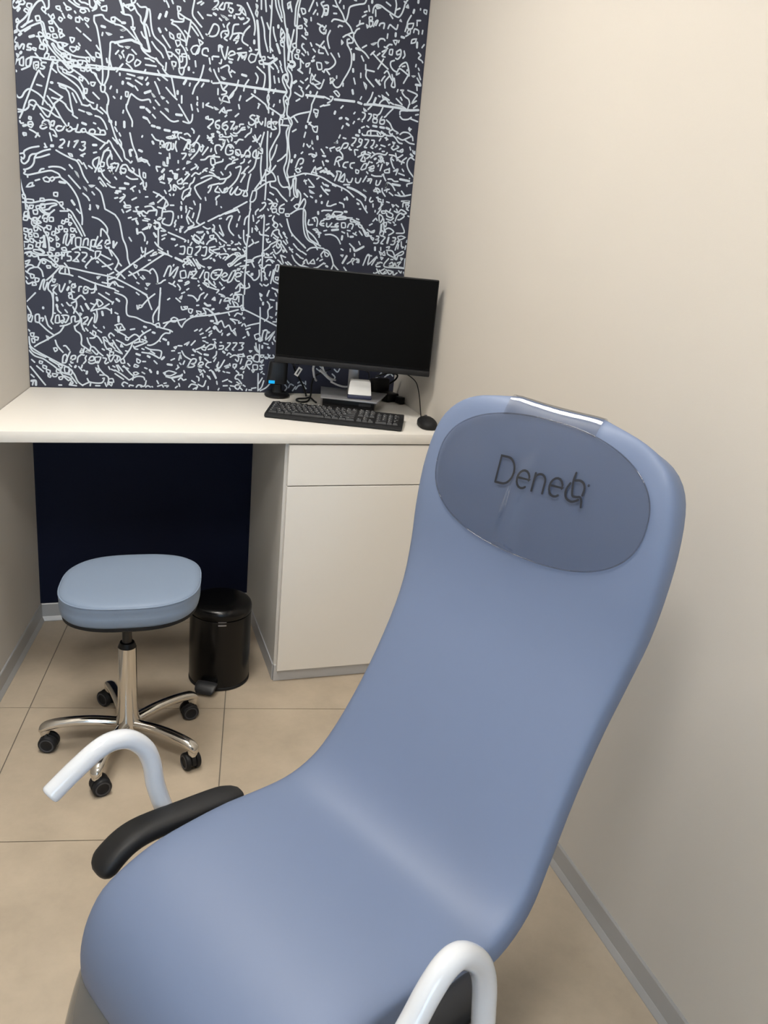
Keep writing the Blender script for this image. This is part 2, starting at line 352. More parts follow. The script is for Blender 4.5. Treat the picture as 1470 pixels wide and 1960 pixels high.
# ---------------------------------------------------------------- map mural: navy printed panel with pale line work
# stroke data in millimetres on the wall (x from the left corner, height); n normal, b bold, o closed outline
MURAL = """
n7,2047 0,2035 6,2027 11,2028 18,2034 22,2039 31,2040 36,2046 32,2051;n12,2041 18,2047;n18,2042 26,2049;b15,2021 21,2029;
o49,2045 55,2044 51,2032 41,2036 43,2044;o37,2030 45,2027 44,2018 33,2024;n51,2032 47,2027;n83,2059 73,2054 63,2043 50,2022 41,1995 29,1982 23,1979;
n44,2018 32,2003 15,1987 11,1975 16,1969 22,1968 49,1985 73,1997 79,1996 84,1980;n83,2059 89,2051 94,2038 102,2043 103,2062;
o85,2041 94,2038 90,2028 82,2035;n90,2028 94,2025;n55,2001 37,1990 25,1979;n48,1981 32,1969;o64,2013 74,2016 77,2006 67,2002;
n77,2004 85,1999 88,1988 92,1970 101,1960 121,1953 127,1938 139,1934 159,1925 175,1921 202,1921;o10,1996 14,2000 18,1993 10,1990;
o3,1965 11,1970 10,1964 2,1961;b16,1957 22,1962;b45,1956 58,1961;n8,1950 1,1940;n1,1938 9,1933 2,1921;n6,1924 11,1934 14,1921 23,1933 29,1932 26,1921;
n49,1937 41,1936 38,1928 46,1927 46,1921 36,1920;o54,1928 62,1927 60,1921 52,1924;b0,1919 4,1918;o7,1905 13,1903 9,1897;b17,1908 20,1912;
n7,1891 -2,1874;n7,1887 13,1892;o15,1892 25,1899 24,1876 14,1877;o33,1893 45,1900 42,1876 32,1877;n49,1899 42,1878 19,1864;
o54,1888 67,1891 66,1876 54,1872;n54,1880 66,1883;o54,1888 56,1872 60,1869;n89,1892 77,1891 76,1883 84,1880 80,1874 72,1874;b-1,1859 3,1858;
n59,1914 75,1896;n47,1898 51,1903 105,1902 140,1903 158,1892 289,1899;o90,1918 98,1917 95,1907 85,1903 86,1913;o102,1910 114,1911 115,1904 103,1904;
n65,1960 71,1959 77,1945 83,1940 92,1935 94,1926 90,1918;o74,1973 82,1970 83,1963 73,1961 70,1969;o85,1954 95,1951 93,1939 83,1946;
o75,1939 84,1938 84,1928 72,1929;n82,1980 89,1960 95,1943 114,1921 138,1899 154,1883;o96,1972 104,1970 99,1959 91,1962;
o110,1972 120,1974 124,1965 112,1963;n101,1960 115,1954 123,1951;o108,2020 114,2026 117,2017 109,2012;n100,2024 109,2014 119,2002 129,1990 133,1989;
o101,2005 109,2008 111,2001 103,2000;o102,1990 112,1990 114,1981 106,1979;o129,1990 137,1988 136,1980 128,1981;o130,1975 138,1978 142,1973 132,1966;
n136,1980 144,1973;o123,2048 133,2050 134,2040 124,2043;n134,2040 138,2037;n145,2061 153,2051;o153,2053 163,2050 165,2047 154,2043 151,2048;
n175,2043 178,2039;n159,2070 171,2063 187,2056 211,2056 217,2049;n173,2073 179,2066 189,2062;n188,2075 195,2070 204,2070 214,2067;
o193,2051 203,2052 207,2047 199,2042 191,2045;n140,2032 146,2021;o132,2021 140,2018 135,2010 129,2015;o158,2031 166,2026 164,2022 156,2025;
o178,2026 188,2027 188,2016 178,2016;n188,2031 198,2023;o205,2030 215,2028 211,2021 203,2026;n218,2079 220,2063 230,2060 236,2071 232,2081;
n238,2073 238,2061 226,2052;o252,2065 267,2071 267,2058 254,2058;n238,2079 248,2069;n241,2083 249,2076;n249,2084 259,2084;
n231,2039 254,2045 262,2036 279,2029 291,2027;n231,2039 231,2024 239,2006 248,1949 253,1890 251,1852;o281,2041 291,2044 291,2033 281,2033;
b252,2014 262,2013;n255,1997 253,1989;o266,1998 280,1996 272,1993;n179,1999 191,1990;n199,1985 220,1970;n206,2015 214,2006;n184,1958 188,1952;
n236,1959 244,1948;o160,1970 172,1970 170,1962 164,1957;o160,1945 174,1945 176,1939 167,1932 159,1939;o178,1949 186,1946 182,1940 178,1941;
o123,1951 135,1953 139,1938 129,1942;o139,1953 152,1951 143,1944;n205,1941 221,1926 231,1923;o234,1939 244,1937 246,1927 235,1928;
o219,1925 229,1925 229,1915 223,1918;o204,1921 214,1923 214,1911 206,1916;n111,1948 107,1945 111,1938 118,1927 134,1914 154,1895;
n111,1948 117,1939 123,1932 142,1919 154,1911 175,1910;o134,1924 145,1925 142,1915 134,1916;o149,1922 159,1923 159,1913 150,1912;
o152,1899 162,1900 164,1889 156,1887;n150,1902 167,1907;o169,1907 179,1908 179,1898 168,1897;o181,1910 194,1912 193,1902 183,1901;
n196,1912 206,1910 208,1902;o179,1896 187,1899 189,1892 181,1891;o189,1892 201,1889 199,1883 189,1884;o204,1900 216,1897 216,1889 207,1884;
n208,1902 227,1903 290,1903;n216,1897 220,1884 232,1880 236,1868 249,1850;n226,1883 234,1872;o235,1904 247,1899 243,1891 235,1892;b109,1897 103,1882;
n111,1895 117,1894 123,1899;n121,1893 123,1877 131,1868 153,1855 177,1839 189,1822 195,1805;n104,1879 118,1869;o127,1886 135,1885 133,1881;
o137,1881 147,1878 147,1869 137,1873;n147,1869 165,1865 182,1855 192,1840 198,1827 197,1813 210,1800 224,1796;n149,1875 157,1874 166,1881 158,1888;
n166,1883 186,1872 203,1860 211,1849;o184,1865 194,1863 192,1855 184,1859;o217,1854 230,1855 225,1845 219,1846;
n291,1976 278,1973 276,1953 271,1902 268,1876 257,1851;n265,1927 267,1916;n273,1929 279,1906;n249,1852 259,1849 257,1833 248,1833 246,1847;
n257,1833 265,1825 269,1812 267,1797;n278,1851 274,1843;o196,1833 206,1834 204,1822 195,1821;n74,1774 102,1878;n23,1768 63,1862 73,1859 81,1852;
n60,1828 74,1826;n-2,1797 6,1786 16,1789 25,1804 37,1813 51,1809 69,1799 90,1776;n35,1773 38,1780 46,1783 54,1780 58,1772;b101,1839 105,1839;
n121,1840 140,1836 158,1830 172,1820 182,1803 190,1788;o125,1836 142,1832 144,1826 127,1830;n144,1826 152,1815 157,1784;n162,1817 174,1792;
n96,1821 131,1803;n102,1797 126,1792 142,1782;n105,1778 118,1789 133,1803;n89,1800 105,1778;n223,1826 241,1810;n284,1822 288,1818;
n23,1768 16,1747 7,1728;n-2,1753 10,1752 22,1752 33,1761 35,1769;n0,1745 14,1747;n54,1772 47,1757;n39,1770 47,1767;n60,1772 87,1741 98,1757 109,1778;
n64,1767 84,1761 98,1755 112,1746 124,1742;n93,1776 100,1767;n105,1778 117,1759 128,1740 142,1721;n67,1747 79,1732;n140,1782 150,1769 162,1762;
n157,1784 162,1760 162,1754 175,1747;n180,1772 196,1768;o203,1767 213,1766 217,1763 209,1762;n188,1788 205,1786 214,1791;
n214,1789 222,1780 232,1781 235,1793;n234,1779 251,1769;n245,1786 264,1770;n265,1797 264,1781 266,1768 275,1745 283,1721 287,1709;
n228,1760 243,1757 255,1744 263,1725;o270,1754 277,1751 277,1745 270,1748;b189,1735 200,1732;n223,1739 229,1737;o34,1735 40,1734 39,1728 33,1729;
o31,1719 41,1722 45,1714 39,1705 30,1709;n33,1713 43,1714;n7,1720 10,1714 17,1715;b16,1707 24,1710;n34,1699 46,1694 58,1687;n62,1682 52,1691;
n58,1691 50,1678;o15,1687 23,1687 23,1681 15,1682;n15,1687 17,1679;n89,1729 83,1731 74,1726 72,1719 80,1718 70,1715 65,1708 73,1705 84,1711;
n83,1731 91,1730 93,1720 99,1729 107,1730 103,1717 97,1720;n97,1720 94,1708 104,1705 110,1695 112,1687 102,1690;
n128,1718 117,1718 111,1710 117,1704 129,1708 136,1719;n149,1730 147,1718 142,1709 150,1706 159,1713 153,1720 144,1715;n159,1713 170,1716;
n176,1729 172,1716 169,1708 180,1707 188,1712;o189,1718 197,1719 199,1711 188,1708 184,1712;n199,1711 207,1708 212,1717 221,1720 227,1716 225,1708;
n236,1726 244,1720 255,1720 257,1709 240,1707 224,1706 203,1708;n244,1720 242,1712;n92,1695 97,1673;n76,1663 80,1653;n75,1652 82,1653;
o94,1660 101,1661 101,1657 94,1656;n122,1678 131,1681 135,1675 128,1666 119,1657 128,1656;n149,1677 145,1662;n164,1678 175,1682 168,1671 162,1661;
n186,1679 196,1680 194,1671 190,1669 196,1665 194,1659 187,1654 179,1657;b220,1674 230,1675;n221,1651 230,1654;o146,1641 155,1640 157,1634 150,1635;
n195,1646 182,1639;n184,1639 189,1637;n-2,1625 13,1629 17,1636 34,1646 59,1653;n13,1629 16,1621 12,1612 6,1616;
n6,1610 7,1602 15,1598 26,1608 31,1621 39,1628 52,1631 71,1641 92,1648;n52,1631 45,1618 42,1603 33,1590 19,1582 12,1581;n45,1618 62,1622 89,1633;
n12,1581 16,1576 12,1569 22,1566 35,1569 64,1578 90,1585 104,1582 115,1577 121,1567 139,1554 156,1534 170,1509 178,1478;n22,1566 22,1559;
n56,1577 62,1586 71,1589;n86,1595 99,1598 120,1598 134,1592;n44,1551 57,1556;o68,1560 78,1565 87,1559 84,1551 72,1552;
o87,1561 97,1567 101,1561 93,1554;n102,1565 119,1569;b116,1554 133,1553;o18,1530 27,1541 36,1544 33,1533;n33,1533 40,1536;n-1,1553 5,1520 11,1503;
o3,1505 11,1506 13,1497 6,1495;n11,1495 13,1463;o15,1493 36,1493 35,1484 16,1483;n0,1483 31,1484 57,1491 82,1497 101,1497 112,1491;
o57,1499 67,1500 69,1492 57,1491;o112,1491 123,1494 124,1486 118,1483;n116,1483 128,1473;n16,1476 22,1464;o24,1475 35,1476 32,1467 26,1466;
o43,1474 52,1477 54,1469 45,1466;o58,1482 69,1483 69,1472 58,1471;n52,1477 73,1483 99,1488 105,1484 90,1478 81,1469;o98,1520 109,1521 108,1510 98,1511;
n109,1647 125,1639 154,1627 169,1622 179,1607 189,1580 202,1560;n169,1622 176,1625 186,1614;n190,1618 199,1602;n205,1611 216,1604;n147,1608 156,1598;
o164,1590 170,1585 174,1574;n144,1576 161,1558 178,1540;o189,1546 195,1542 197,1536;n186,1526 199,1516 205,1506;o206,1552 221,1553 212,1548;
n214,1533 221,1525;b151,1501 159,1489;n226,1547 241,1533 249,1504 253,1484;n207,1493 207,1480;o227,1493 233,1491 231,1484;
n203,1708 220,1701 258,1684 267,1692 274,1686 280,1674 286,1666;n258,1684 241,1664;n251,1654 267,1671;n251,1652 256,1661 271,1663 273,1652 277,1638;
o271,1650 275,1653 277,1646;n236,1640 221,1630 218,1617 225,1607 229,1605 236,1623 238,1640;n229,1605 224,1594;n251,1652 245,1632 240,1619;
o242,1626 253,1625 251,1614 242,1613;n242,1613 235,1602 244,1598 253,1603;o235,1606 244,1605 242,1598 235,1597;
n271,1650 262,1634 264,1617 275,1610 286,1615;n264,1609 277,1617 275,1599 279,1595 268,1603;n273,1622 286,1628;n244,1596 252,1582 270,1566;
n235,1574 239,1578 258,1554;n239,1566 250,1554;n261,1563 274,1554 285,1553;o280,1702 287,1694;n18,1463 21,1451;o9,1454 19,1455 19,1444 6,1443;
b19,1449 21,1438;o6,1439 18,1438 14,1429 3,1430;n23,1436 29,1434 35,1439;o34,1461 47,1462 46,1451 36,1450;o35,1439 46,1438 45,1425 35,1422;
n42,1435 56,1426 41,1420;n55,1445 46,1434;o29,1430 41,1429 45,1420 34,1413 28,1419;n53,1467 59,1459 68,1453 63,1446 61,1439;
n60,1467 72,1457 83,1454 76,1443;n64,1459 76,1451 98,1468;o67,1440 76,1438 73,1429 65,1431;o82,1443 93,1444 93,1433 82,1432;n83,1469 62,1463;
n115,1466 139,1468;n137,1474 150,1466 162,1446 175,1425 189,1395;n165,1476 176,1464;n178,1478 182,1452 181,1430;n204,1480 207,1478;
n253,1484 268,1477 284,1469;n213,1456 232,1451 248,1439 259,1423 258,1405;o141,1459 149,1453 147,1449 141,1448;n149,1449 164,1424 180,1394;
o132,1443 140,1442 138,1435 129,1434;o121,1438 129,1434 125,1427 118,1429;o142,1433 149,1431 144,1424 140,1426;o73,1418 86,1417 83,1406 75,1408;
n41,1420 62,1409 64,1400 72,1388 77,1366 78,1337;n62,1407 70,1412;n45,1412 55,1402;o34,1409 45,1410 44,1401 36,1398;o70,1398 78,1395 76,1388 70,1387;
o4,1404 15,1403 14,1394 4,1395;o19,1401 27,1402 27,1393 16,1392;o18,1388 27,1386 27,1380 18,1379;o33,1391 44,1390 46,1381 35,1380;
n4,1387 10,1383 7,1374 15,1368 15,1363 2,1362;o20,1373 31,1373 30,1362 22,1364;n30,1371 41,1363;o41,1361 51,1362 49,1350 38,1350;
n52,1377 61,1380 62,1369 54,1364 50,1370;b63,1385 66,1350;b64,1363 60,1351;n2,1356 2,1347;o89,1400 98,1401 95,1389 87,1391;o100,1412 111,1402 100,1396;
o109,1419 120,1420 120,1411 111,1408;o126,1412 135,1412 135,1404 126,1403;o146,1416 159,1414 152,1405 146,1407;n159,1410 163,1404;
o80,1382 91,1376 84,1369 80,1373;o100,1388 108,1379 101,1374;o101,1366 110,1362 107,1355 101,1354;o116,1351 127,1354 131,1345 118,1345;
o83,1351 94,1347 92,1343 83,1342;n121,1367 126,1390 135,1397 129,1368 134,1361 140,1371 145,1382;n147,1367 150,1387 158,1392;
o145,1396 156,1396 152,1387 145,1387;o160,1386 176,1387 173,1360 160,1361;n182,1365 187,1383 198,1386 197,1366;o209,1383 222,1384 220,1363 208,1365;
n204,1351 207,1378;n229,1396 217,1365;o224,1364 238,1369 240,1360 226,1359;n242,1385 229,1369;
n251,1372 265,1378 265,1385 256,1386 251,1372 255,1362 264,1364;b278,1384 278,1365;n148,1349 166,1357 188,1359 204,1353 215,1349;n171,1355 173,1349;
n238,1398 241,1421 254,1411 263,1396 267,1378;n262,1362 273,1338;n269,1356 280,1343;o17,1355 28,1353 27,1344 14,1341;n1,1340 21,1344;
o31,1340 50,1340 61,1331 50,1328 31,1334;n1,1327 20,1333 26,1329;n11,1319 11,1328 22,1329 20,1319 11,1319;n26,1329 46,1324 74,1326;
n46,1346 57,1340 63,1334;o72,1334 83,1335 87,1329 78,1324;n24,1324 30,1318 43,1321;n43,1321 45,1310 51,1308;n49,1308 60,1313 77,1306 92,1296;
o56,1309 66,1305 62,1298 55,1300;o68,1292 79,1292 79,1286 70,1285;n76,1321 88,1311 103,1294;o95,1320 104,1317 101,1307 93,1309;n80,1322 119,1331;
n82,1306 88,1293;o98,1334 107,1335 106,1326 97,1325;o115,1338 124,1338 122,1327 115,1329;n124,1338 140,1342;o92,1298 101,1298 98,1289 92,1291;
n117,1333 115,1317;n144,1342 135,1339 133,1328 143,1326 143,1315 132,1312;n157,1341 168,1341 170,1335 159,1321;o150,1313 161,1321 167,1312;
n179,1342 192,1341 192,1332 179,1317 187,1313;n191,1293 189,1300 208,1324 206,1331;o221,1348 237,1349 232,1335 221,1325;n208,1322 221,1329;
n237,1340 268,1326;n226,1328 270,1294;b225,1316 228,1314;n241,1301 263,1307 275,1313;n4,1301 17,1306 10,1294 4,1294;n51,1308 40,1285;
n3,1283 12,1290 23,1291 31,1285 42,1285 52,1275 56,1257;n9,1270 16,1279 31,1285;n3,1271 11,1265 19,1261;o17,1263 28,1260 27,1251 19,1250;
n2,1253 8,1247;o32,1251 43,1249 40,1240 31,1239;n3,1240 9,1231 23,1237;o25,1237 33,1233 33,1228 22,1227;n105,1294 140,1290 198,1280 256,1272 281,1267;
n123,1304 134,1289 137,1271;o105,1294 118,1295 114,1286;n111,1286 107,1272 133,1269 148,1265;n125,1286 124,1273;n105,1287 87,1266 66,1246;
n87,1263 82,1249 72,1235 70,1217 80,1204 84,1178 82,1139;n166,1264 215,1246 281,1230;o224,1266 233,1268 226,1261;n258,1277 258,1240;
n240,1250 265,1247 279,1255;n262,1238 274,1253 281,1244;n263,1277 277,1285;n256,1258 281,1269;n43,1215 53,1243 60,1246 55,1227 59,1214 68,1239;
o84,1250 93,1250 90,1241 86,1241;n81,1229 92,1232 99,1235 90,1223 85,1213 95,1202;n105,1233 105,1217 111,1212 123,1238;b134,1228 129,1218;
o137,1248 141,1246 137,1242;n143,1226 154,1229 154,1236 145,1237 142,1217 151,1212;n154,1240 152,1233;n165,1216 167,1230 174,1232;
n181,1221 192,1224 192,1231 183,1231 180,1212 192,1213 194,1224;n194,1231 203,1225 215,1228 217,1237;n205,1213 214,1216 217,1226;n217,1247 221,1224;
n30,1203 2,1174;n133,1208 142,1211;o133,1201 142,1206 144,1194 135,1192;n140,1192 153,1188 171,1203 184,1190;n155,1188 157,1169 147,1143;
n141,1176 155,1183;n145,1164 150,1153;n126,1177 134,1168 141,1169;b95,1192 97,1182;b94,1168 96,1161;n96,1159 98,1150 107,1141;n110,1171 114,1165;
n120,1153 127,1144;n170,1168 177,1152;b186,1176 195,1160;n202,1179 213,1175;n85,1207 82,1140 77,1121 75,1113 81,1104;n82,1140 89,1140;
o221,1192 232,1190 241,1179 227,1169;n202,1155 225,1187;n202,1153 218,1159 236,1164 261,1180;n236,1164 252,1165 268,1157;n268,1164 268,1149;
n220,1159 222,1138 217,1118 212,1118 215,1140 211,1146;b238,1153 240,1141;n228,1213 273,1185;n275,1188 271,1180;n251,1217 262,1211;b52,1157 52,1154;
n2,1159 14,1134 4,1112;o5,1131 18,1127 13,1108 4,1112;n26,1111 27,1130 38,1133 39,1119 37,1107 26,1109;n40,1121 51,1122 48,1112;
n57,1129 61,1113 65,1099 76,1088;n39,1105 62,1082 82,1067;o91,1131 100,1134 101,1110 88,1109;
n109,1134 124,1135 131,1130 121,1111 115,1115 110,1108 106,1115 117,1120 113,1130;n139,1112 140,1129 151,1132 151,1115 167,1120;
n103,1098 121,1102 135,1109;n154,1150 167,1132 164,1113 148,1098;o167,1144 172,1142 169,1137;n167,1125 171,1125 171,1104 180,1085;
n178,1128 190,1133 190,1124 176,1109 185,1109;n206,1132 199,1120 191,1105;n114,1097 102,1079 84,1067 57,1049 34,1036 20,1026;n3,1082 7,1077;
o9,1070 20,1071 17,1059 11,1061;o12,1052 21,1052 21,1040 14,1040;o22,1059 33,1057 30,1048 21,1050;o59,1063 66,1059 63,1051;n86,1050 92,1031 109,1010;
o80,1023 89,1024 91,1017 84,1012;n112,1032 119,1032 130,1018;n4,1058 5,1035 11,1023 33,1007 66,989 99,971 126,957 143,936 154,911 170,897;
n5,1025 13,1011 28,1002 54,991;n2,1013 19,995 45,986 61,975 80,961 102,942 130,933;n65,984 94,966;n132,930 150,904;n4,958 49,896;n9,982 18,973;
n24,961 44,942;n5,931 14,922;b4,909 18,910 19,895;n8,895 11,907;o34,978 43,976 40,969 33,971;o44,964 55,960 53,952 44,955;o55,950 66,946 64,936 55,940;
o59,933 68,928 65,923 59,926;o73,936 89,934 84,926 75,926;o87,951 100,952 98,939 86,941;o94,968 105,964 103,956 94,961;
o112,959 126,960 128,943 114,940;o128,955 137,948 134,935 125,938;o93,924 107,927 102,917 95,917;n100,939 111,925 124,913;n111,930 132,920 127,915;
n129,918 138,906 131,901;n126,898 131,908;n148,1101 152,1086 166,1075 170,1058 169,1039 183,1028 196,1018;n173,1104 175,1090;n184,1095 191,1086;
n210,1106 212,1101 219,1097;n242,1103 244,1098;n223,1090 235,1083;n198,1081 209,1072;o207,1087 216,1082 214,1070 207,1075;
n197,1062 209,1063 218,1070 227,1063 236,1047;n188,1062 192,1047 199,1036;n199,1033 210,1031 224,1015 238,1003;n199,1033 196,1018;
n169,1025 175,1013 164,1012 169,1022;n178,1027 173,1010;n182,1015 201,1011 185,1018;n203,1021 217,1007 222,1012;
n106,974 109,996 118,1003 122,991 117,976 108,974;n132,1013 117,981;n133,984 147,990 148,1000 136,997 133,977 140,975;n154,978 157,995 166,1003;
n166,1005 177,1003;n184,1001 180,993 182,984 174,974;n191,984 207,987 207,999 196,996 191,979 202,975 221,983;o212,997 231,998 223,978 214,980;
n238,996 249,993 244,981 247,976 256,981;n256,1001 263,984 275,1004;n252,1006 261,1001;o239,1066 248,1067 257,1050 243,1059;
n241,1059 245,1040 252,1026;n257,1050 278,1029;o259,1045 271,1048 269,1038;o254,1028 266,1029 264,1019;o261,1016 273,1017 271,1007 261,1006;
n262,1065 258,1074 265,1082 276,1073;n271,1058 278,1046;n236,1027 243,1023;n252,1008 261,1001;n158,963 169,949;b149,965 146,960;n170,969 167,959;
b185,947 183,939;n174,951 178,949;n128,970 135,962;o214,960 225,953 220,945;n221,970 225,958 241,939 255,927 252,901;n227,936 241,936;
n185,922 194,910 231,908 241,924 236,924;n170,899 194,910 194,897;o255,922 269,924 272,912 257,912;o253,909 267,909 264,899;n92,897 101,897;
n129,898 149,896;n212,898 226,898;n256,966 260,957;n265,957 277,952;n243,909 248,896;n270,969 277,965;b307,2093 313,2076 317,2060;
n312,2059 321,2056 338,2055 344,2040 344,2025;n310,2061 315,2057;n317,2085 323,2078 333,2074;n317,2079 329,2083 344,2087 348,2082;
o331,2077 336,2082 346,2083 348,2076 338,2069;n340,2098 342,2090 350,2093 353,2100;n348,2084 357,2067 367,2057 369,2044 378,2034;
n357,2091 367,2083 382,2085 388,2080;b388,2080 384,2058 378,2039 382,2015 395,1965;n388,2080 395,2077 399,2037 407,2010 425,1995 440,1983 447,1968;
b395,1965 382,1965 371,1972 367,1981 348,1986 335,1988 290,1974;n384,2038 390,2026 395,2007;n369,2015 375,2004 382,1999;
o339,2024 350,2024 348,2018 341,2019;n344,2017 358,1994 369,1979;n291,2044 308,2035;b312,2032 321,2033;n291,2025 308,2024 325,2016 335,2008 354,1991;
o308,2012 322,2014 314,2011;n308,1992 314,1993;n297,1975 303,1968 314,1966;o322,1967 333,1968 328,1964;n301,1954 292,1943;
n316,1956 311,1950 315,1944 317,1937;o303,1941 309,1937 307,1933;o332,1947 345,1946 345,1936 332,1925 324,1929;
o356,1936 367,1931 362,1923 351,1917 349,1925;n341,1962 354,1951;n369,1971 377,1961 397,1949 412,1945 427,1933 436,1926;n380,1943 395,1943;
n382,1925 414,1925;n397,1941 408,1937;n414,1948 423,1935;n313,1918 304,1907 294,1894;n324,1921 336,1913 345,1902;n382,1911 377,1902;
b290,1903 419,1902 579,1904;o358,1886 373,1888 371,1883;n326,1892 349,1889;n323,1879 336,1879;n351,1877 371,1867;n388,1890 382,1881;b328,1866 343,1859;
n349,1860 358,1849;b390,1874 386,1869;n304,1891 304,1885;b313,1868 312,1862;n295,1843 295,1835;n308,1825 306,1818;o321,1840 329,1840 327,1827 321,1828;
b379,1844 397,1852;n325,1804 336,1834 344,1833 357,1825 371,1822 392,1827 397,1819;o401,1846 410,1837 406,1837;o430,1840 439,1837 434,1834;
n412,1827 423,1816;n447,1829 452,1824;n401,1992 414,1976 429,1964 436,1952;n433,2014 457,1983;n442,2035 446,2030;b422,2032 427,2023;b427,2072 422,2060;
b446,2081 442,2068;n444,2111 450,2101 452,2095;n461,2116 465,2107;n445,1939 443,1917;n434,1922 445,1909 462,1899;n419,1914 427,1903 449,1889;
n419,1891 425,1886;n410,1880 419,1863 425,1847;n462,1899 467,1877 474,1845;n445,1868 463,1850 479,1837;o447,1970 462,1970 462,1960 453,1959;
n447,1968 455,1951;n466,1967 480,1956 486,1941 486,1929;n486,1929 500,1931 496,1912 487,1915 484,1928;n500,1931 508,1944 508,1964;
o493,1970 508,1972 506,1964 495,1964;o455,2025 466,2019 468,2009 457,2013;o479,2024 488,2026 486,2013 479,2016;o473,2005 486,2007 488,1998 479,1990;
o475,1980 486,1981 484,1969 475,1976;o486,1963 495,1962 495,1950 488,1947;o462,1944 475,1944 473,1933 467,1932 467,1924;n488,1998 499,1987 506,1974;
n461,2051 465,2060 459,2061;n466,2058 483,2059 496,2062 498,2071;n461,2051 476,2046 490,2034 501,2019 505,2004;n506,1996 508,2008 516,2045 520,2068;
n520,2068 504,2073 487,2081 480,2084;o478,2101 487,2100 487,2091 480,2088;n480,2084 483,2070 496,2068;n501,2037 518,2022;n488,2012 508,2006;
n506,1990 510,1983;n530,2126 524,2088 537,2070 553,2055;n520,2066 533,2056 545,2042 558,2023;n522,2052 543,2029;n541,2095 557,2079;n552,2126 539,2118;
n558,2123 550,2116;n591,2132 602,2135 602,2125 587,2109 598,2113 603,2110;n570,2091 583,2091;b590,2098 597,2095;
n567,2037 574,2034 587,2033 600,2039 607,2054 604,2066 591,2068 582,2051 574,2034;o528,1997 541,2001 548,1994 543,1979 528,1975 521,1986;
o545,2018 558,2011 550,2004;n550,2004 535,1974;n575,1989 572,1997 559,1993 557,1979 566,1976 573,1975;n535,1956 537,1940;b515,1935 515,1928;
n529,1922 531,1922;n562,1947 556,1921 547,1898 536,1882 528,1860;b507,1897 500,1885;n520,1890 518,1882;n563,1895 556,1884;n579,1970 582,1954;
n588,1975 589,1967;n591,1977 609,1978;o582,1941 585,1933 580,1937;n609,1945 610,1935;n594,1939 603,1921 613,1908;n592,1899 611,1902;n588,1905 588,1901;
b481,1862 481,1854;n494,1850 494,1829;n543,1853 544,1845;n544,1837 542,1830;n609,1885 609,1868;n608,2010 608,1994;n513,1969 517,1959;
n562,1837 562,1833;n580,1839 573,1834;n437,2112 439,2109;n497,2121 500,2118;n323,1804 323,1792 331,1776 340,1758 340,1742;n312,1778 314,1786;
b316,1753 316,1737;n290,1750 290,1740;n287,1734 294,1722;n300,1718 304,1710;n287,1709 295,1693 306,1677 313,1665 317,1646 328,1639 334,1633 339,1638;
n287,1696 295,1686;n300,1699 306,1690 306,1677;n286,1666 308,1635;n333,1722 341,1687 352,1661 357,1642;n352,1654 359,1640;b339,1672 332,1669 335,1654;
b361,1674 370,1671;n370,1714 372,1718;n365,1647 359,1640 370,1643 379,1640 388,1643;o359,1646 368,1652 370,1645;n372,1648 386,1645;n388,1639 394,1631;
b366,1801 377,1802;b384,1799 395,1790;n406,1806 410,1802;n403,1784 412,1775;n428,1796 443,1785 457,1774 470,1771 484,1775;o443,1806 450,1805 452,1799;
n421,1816 425,1814;b375,1773 386,1770;n388,1768 395,1758;b401,1751 410,1750;b417,1748 426,1747;b441,1743 457,1742;b468,1739 482,1741;
n401,1725 412,1712 424,1709;b403,1704 406,1698;n485,1823 501,1800 518,1775;n499,1775 518,1772 527,1782 529,1799;n524,1828 528,1812;b477,1793 495,1793;
n544,1818 547,1810;n562,1833 562,1824;n544,1830 544,1828;n571,1832 583,1829;o599,1829 610,1824 603,1823;n585,1829 594,1826;n527,1757 534,1751 534,1744;
n504,1737 514,1740 523,1733;o572,1796 579,1799 579,1792 572,1792;n581,1790 593,1792 595,1784 584,1772 579,1767 586,1763;
n616,1792 604,1785 605,1770 614,1766 616,1775 607,1778;b610,1757 617,1754;n482,1730 486,1739 495,1740;n482,1730 487,1720;
o448,1722 462,1726 459,1719 448,1720;n466,1730 477,1725 464,1720;n473,1733 468,1722;n491,1727 500,1724 509,1720;n509,1720 521,1722 523,1715 514,1716;
n428,1688 428,1707 437,1708 439,1698 428,1694 442,1691;n442,1691 446,1703 459,1706 462,1694 455,1684 448,1688 453,1703;
n462,1707 462,1689 469,1690 469,1705;n478,1713 475,1699 480,1683;n424,1672 430,1671;n503,1689 512,1708 518,1717;o514,1710 523,1709 521,1694 512,1697;
n552,1738 539,1715 528,1692 521,1687 537,1689 530,1701;n528,1707 541,1717 553,1710 549,1692 537,1676 526,1664;n496,1678 510,1679 505,1668 499,1661;
o519,1678 526,1679 521,1674;o555,1704 565,1705 560,1691 556,1693;n562,1711 567,1707;n581,1706 563,1681;n592,1703 590,1694;n578,1741 585,1735 599,1741;
o591,1747 598,1749 596,1741;n578,1734 592,1734;n587,1729 594,1727;n590,1723 597,1719;n618,1717 606,1714 604,1702 609,1690;n583,1728 592,1729;
n457,1674 458,1659;b451,1660 451,1643;n440,1646 444,1636 451,1636;o437,1646 442,1635 437,1637;n485,1655 485,1648;o515,1656 524,1655 513,1649;
n527,1631 545,1644 540,1650;n550,1642 547,1635;n415,1630 428,1630;n415,1626 419,1616;b440,1624 433,1615;n481,1626 487,1629;n501,1630 506,1635;
o424,1594 433,1602 433,1595 426,1590;n440,1609 438,1593;n428,1584 442,1581;n458,1620 465,1622 469,1614 478,1613 476,1599 481,1600;
o474,1612 483,1613 481,1600 474,1599;o453,1597 465,1596 458,1587;n458,1593 456,1582;n460,1578 463,1565 456,1558;
n470,1577 474,1579 486,1572 493,1568 504,1576;o470,1575 479,1569 477,1562 470,1563;n511,1623 520,1617;n508,1614 517,1623;n522,1617 506,1598 495,1584;
